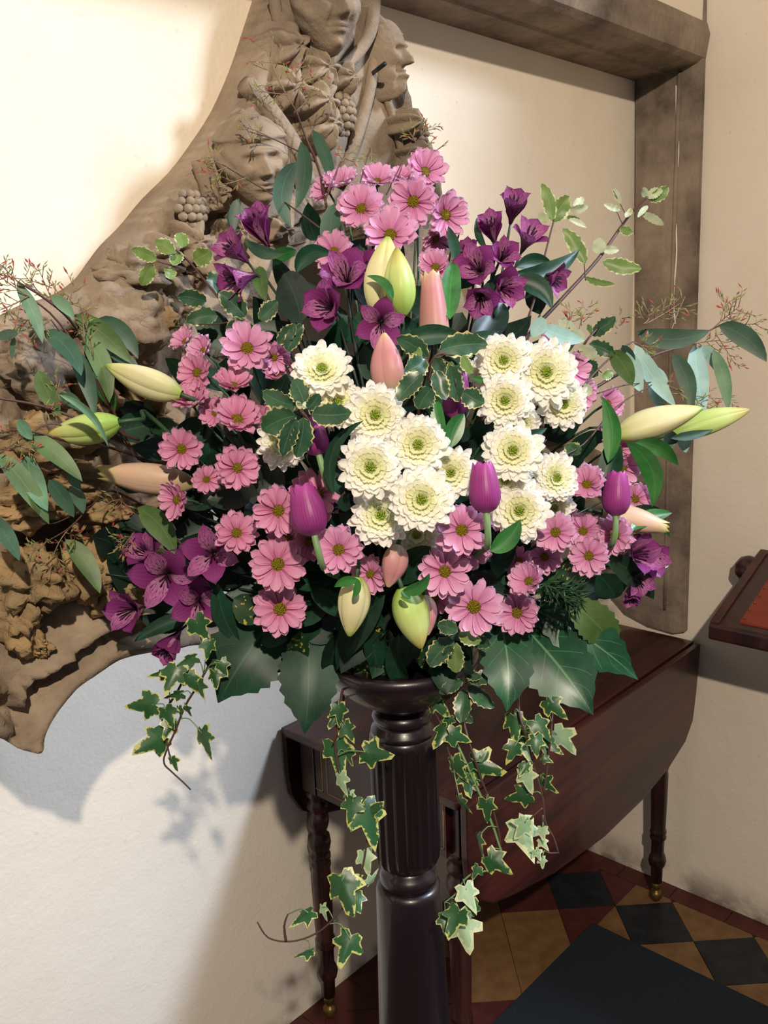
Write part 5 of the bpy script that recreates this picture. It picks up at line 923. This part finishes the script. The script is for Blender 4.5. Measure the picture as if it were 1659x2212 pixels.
def ivy(label, d, stems, leaves, seed, mat=M_TWIG):
    R = random.Random(seed); x0, y0 = stems[0][0]; p = Plant('ivy_trail', at(x0, y0, d), label, 'ivy', 'trailing ivy'); spts = []
    for i, pxs in enumerate(stems):
        pts = [at(x, y, d + R.uniform(-.008, .008) + (.09, .045)[k] if k < 2 and y < 1500 else d) for k, (x, y) in enumerate(pxs)]
        if i == 0: pts = [FOAM, FOAM + (pts[0] - FOAM) * .6 + Vector((0, 0, .02))] + pts
        pts = smooth_path(pts, 4); spts += pts[4:] if i == 0 else pts; vs, fs = tube_data([q - p.o for q in pts], [.0018 - .0009 * k / len(pts) for k in range(len(pts))], 5); link('stem', pymesh('stem', vs, fs), p.e, mat)
    for a in leaves:
        x, y, sz, deg = a[:4]; pale = len(a) > 4 and a[4] == 'p'; tilt = a[5] if len(a) > 5 else R.uniform(-.35, .35); dd = d + R.uniform(-.025, .01); s = sz * dd / FPX / 1.25
        V = (CAM - at(x, y, dd)).normalized(); an = math.radians(deg); X = (RT * math.cos(an) + DN * math.sin(an)); X = (X - V * X.dot(V)).normalized(); Y = V.cross(X); Rm = Matrix((X, Y, V)).transposed().to_4x4(); base = at(x, y, dd) - X * s * .25
        inst('leaf', R.choice(IVP if pale else IV), p.e, Matrix.Translation(base - p.o) @ Rm @ rot('X', tilt) @ rot('Y', R.uniform(-.3, .3)) @ Matrix.Scale(s, 4))
        near = min(spts, key=lambda q: (q - base).length); vs, fs = tube_data(smooth_path([near - p.o, (near + base) / 2 - p.o + Vector((0, 0, .004)) - X * s * .15, base - p.o], 3), .0007, 4); link('leaf_stalk', pymesh('leaf_stalk', vs, fs), p.e, M_STEML)
ivy('ivy trail hanging at far left against the white wall, ending in a bare twig', 1.07, [[(500, 1330), (470, 1400), (430, 1475), (400, 1525), (378, 1580), (360, 1620), (354, 1648), (372, 1668), (396, 1690), (412, 1706)], [(420, 1420), (385, 1490), (352, 1545), (355, 1580), (368, 1640)]],
    [(432, 1356, 66, 60), (450, 1400, 46, 100), (372, 1462, 70, 115), (345, 1452, 46, 170, '', .9), (412, 1472, 52, 70), (430, 1488, 46, 80, '', .8), (466, 1462, 46, 80), (405, 1425, 52, 160, '', .8), (312, 1524, 76, 175), (362, 1546, 54, 70), (366, 1572, 50, 120), (330, 1604, 80, 150), (440, 1598, 72, 75, '', .95), (386, 1536, 28, 90, '', .9), (404, 1535, 26, 60, '', .9), (380, 1500, 42, 170, '', .8), (374, 1648, 34, 70, '', .7), (480, 1440, 40, 70)], 1)
ivy('ivy trail with bright yellow-edged leaves hanging left of the pedestal', 1.06, [[(760, 1440), (738, 1500), (724, 1580), (730, 1650), (745, 1700), (775, 1750), (792, 1790), (788, 1850), (768, 1920), (720, 1985), (680, 2018), (628, 2034), (580, 2026), (556, 1992)], [(745, 1480), (735, 1560), (718, 1610)], [(618, 2034), (614, 2000), (622, 1975)]],
    [(734, 1540, 52, 80), (722, 1555, 40, 120), (752, 1578, 50, 60), (728, 1630, 84, 80), (812, 1628, 76, 10), (752, 1634, 40, 70, '', .8), (738, 1690, 52, 75, 'p', .8), (760, 1745, 62, 100), (797, 1770, 104, 70), (800, 1752, 60, -30), (790, 1858, 54, 80, 'p'), (745, 1922, 96, 70), (758, 1902, 52, -10), (772, 1945, 46, 80), (655, 1978, 60, 150, '', .8), (660, 2056, 46, 170, '', 1.0), (750, 2046, 78, 110), (698, 1968, 36, 80, 'p', .9), (805, 1900, 40, -40, 'p', 1.0), (755, 1720, 32, 90, 'p')], 2)
ivy('ivy trail hanging right of the pedestal with a dark star-shaped leaf', 1.09, [[(915, 1440), (918, 1500), (950, 1560), (968, 1620), (980, 1660)], [(990, 1480), (1004, 1570), (1035, 1670), (1062, 1740), (1078, 1800), (1082, 1835)], [(940, 1480), (965, 1530), (975, 1600)]],
    [(910, 1498, 42, 110), (945, 1522, 62, 40), (956, 1585, 62, 120), (988, 1592, 58, 20), (985, 1660, 62, 70, '', .8), (1010, 1690, 58, 90), (1045, 1655, 86, 20), (1045, 1640, 40, -60), (1050, 1746, 54, 90), (998, 1735, 46, 60, '', 1.1), (1032, 1822, 52, 90, '', 1.2), (1072, 1865, 68, 40), (970, 1560, 34, 90), (1025, 1700, 26, 60, 'p')], 3)
ivy('pale ivy tip curling down below the dark star-shaped leaf', 1.09, [[(1082, 1835), (1060, 1876), (1020, 1888), (1000, 1905), (985, 1930), (960, 1950)]], [(1012, 1935, 64, 70, 'p'), (985, 1988, 70, 110), (1000, 2012, 88, 75, 'p'), (962, 1992, 46, 90), (1028, 1882, 34, 120), (1018, 1960, 46, 160)], 4, M_STEML)
ivy('bushy ivy trail hanging in front of the hanging table leaf at right', 1.08, [[(1110, 1450), (1122, 1540), (1142, 1610), (1156, 1665), (1172, 1720), (1178, 1775), (1196, 1810), (1206, 1842)], [(1195, 1480), (1192, 1560), (1184, 1640), (1174, 1720)], [(1172, 1745), (1150, 1765), (1132, 1788)], [(1172, 1760), (1176, 1810), (1180, 1840), (1208, 1842)]],
    [(1112, 1565, 66, 80), (1130, 1590, 40, 90), (1168, 1570, 60, 50), (1108, 1622, 52, 110), (1138, 1622, 46, 80, 'p'), (1212, 1600, 78, 55, 'p', .7), (1157, 1606, 48, 90), (1188, 1610, 52, 30), (1138, 1682, 58, 75, 'p'), (1124, 1722, 62, 160), (1182, 1694, 52, 30, '', .8), (1132, 1805, 92, 75, 'p'), (1128, 1788, 56, 120, 'p'), (1172, 1800, 34, 90, 'p'), (1174, 1822, 30, 60, 'p'), (1162, 1845, 30, 60, 'p'), (1172, 1862, 26, 80, 'p'), (1180, 1640, 26, 30), (1195, 1526, 62, 40), (1192, 1505, 30, -90), (1132, 1660, 34, 120)], 5)

# ---------------------------------------------------------------- small dark twigs and scraps
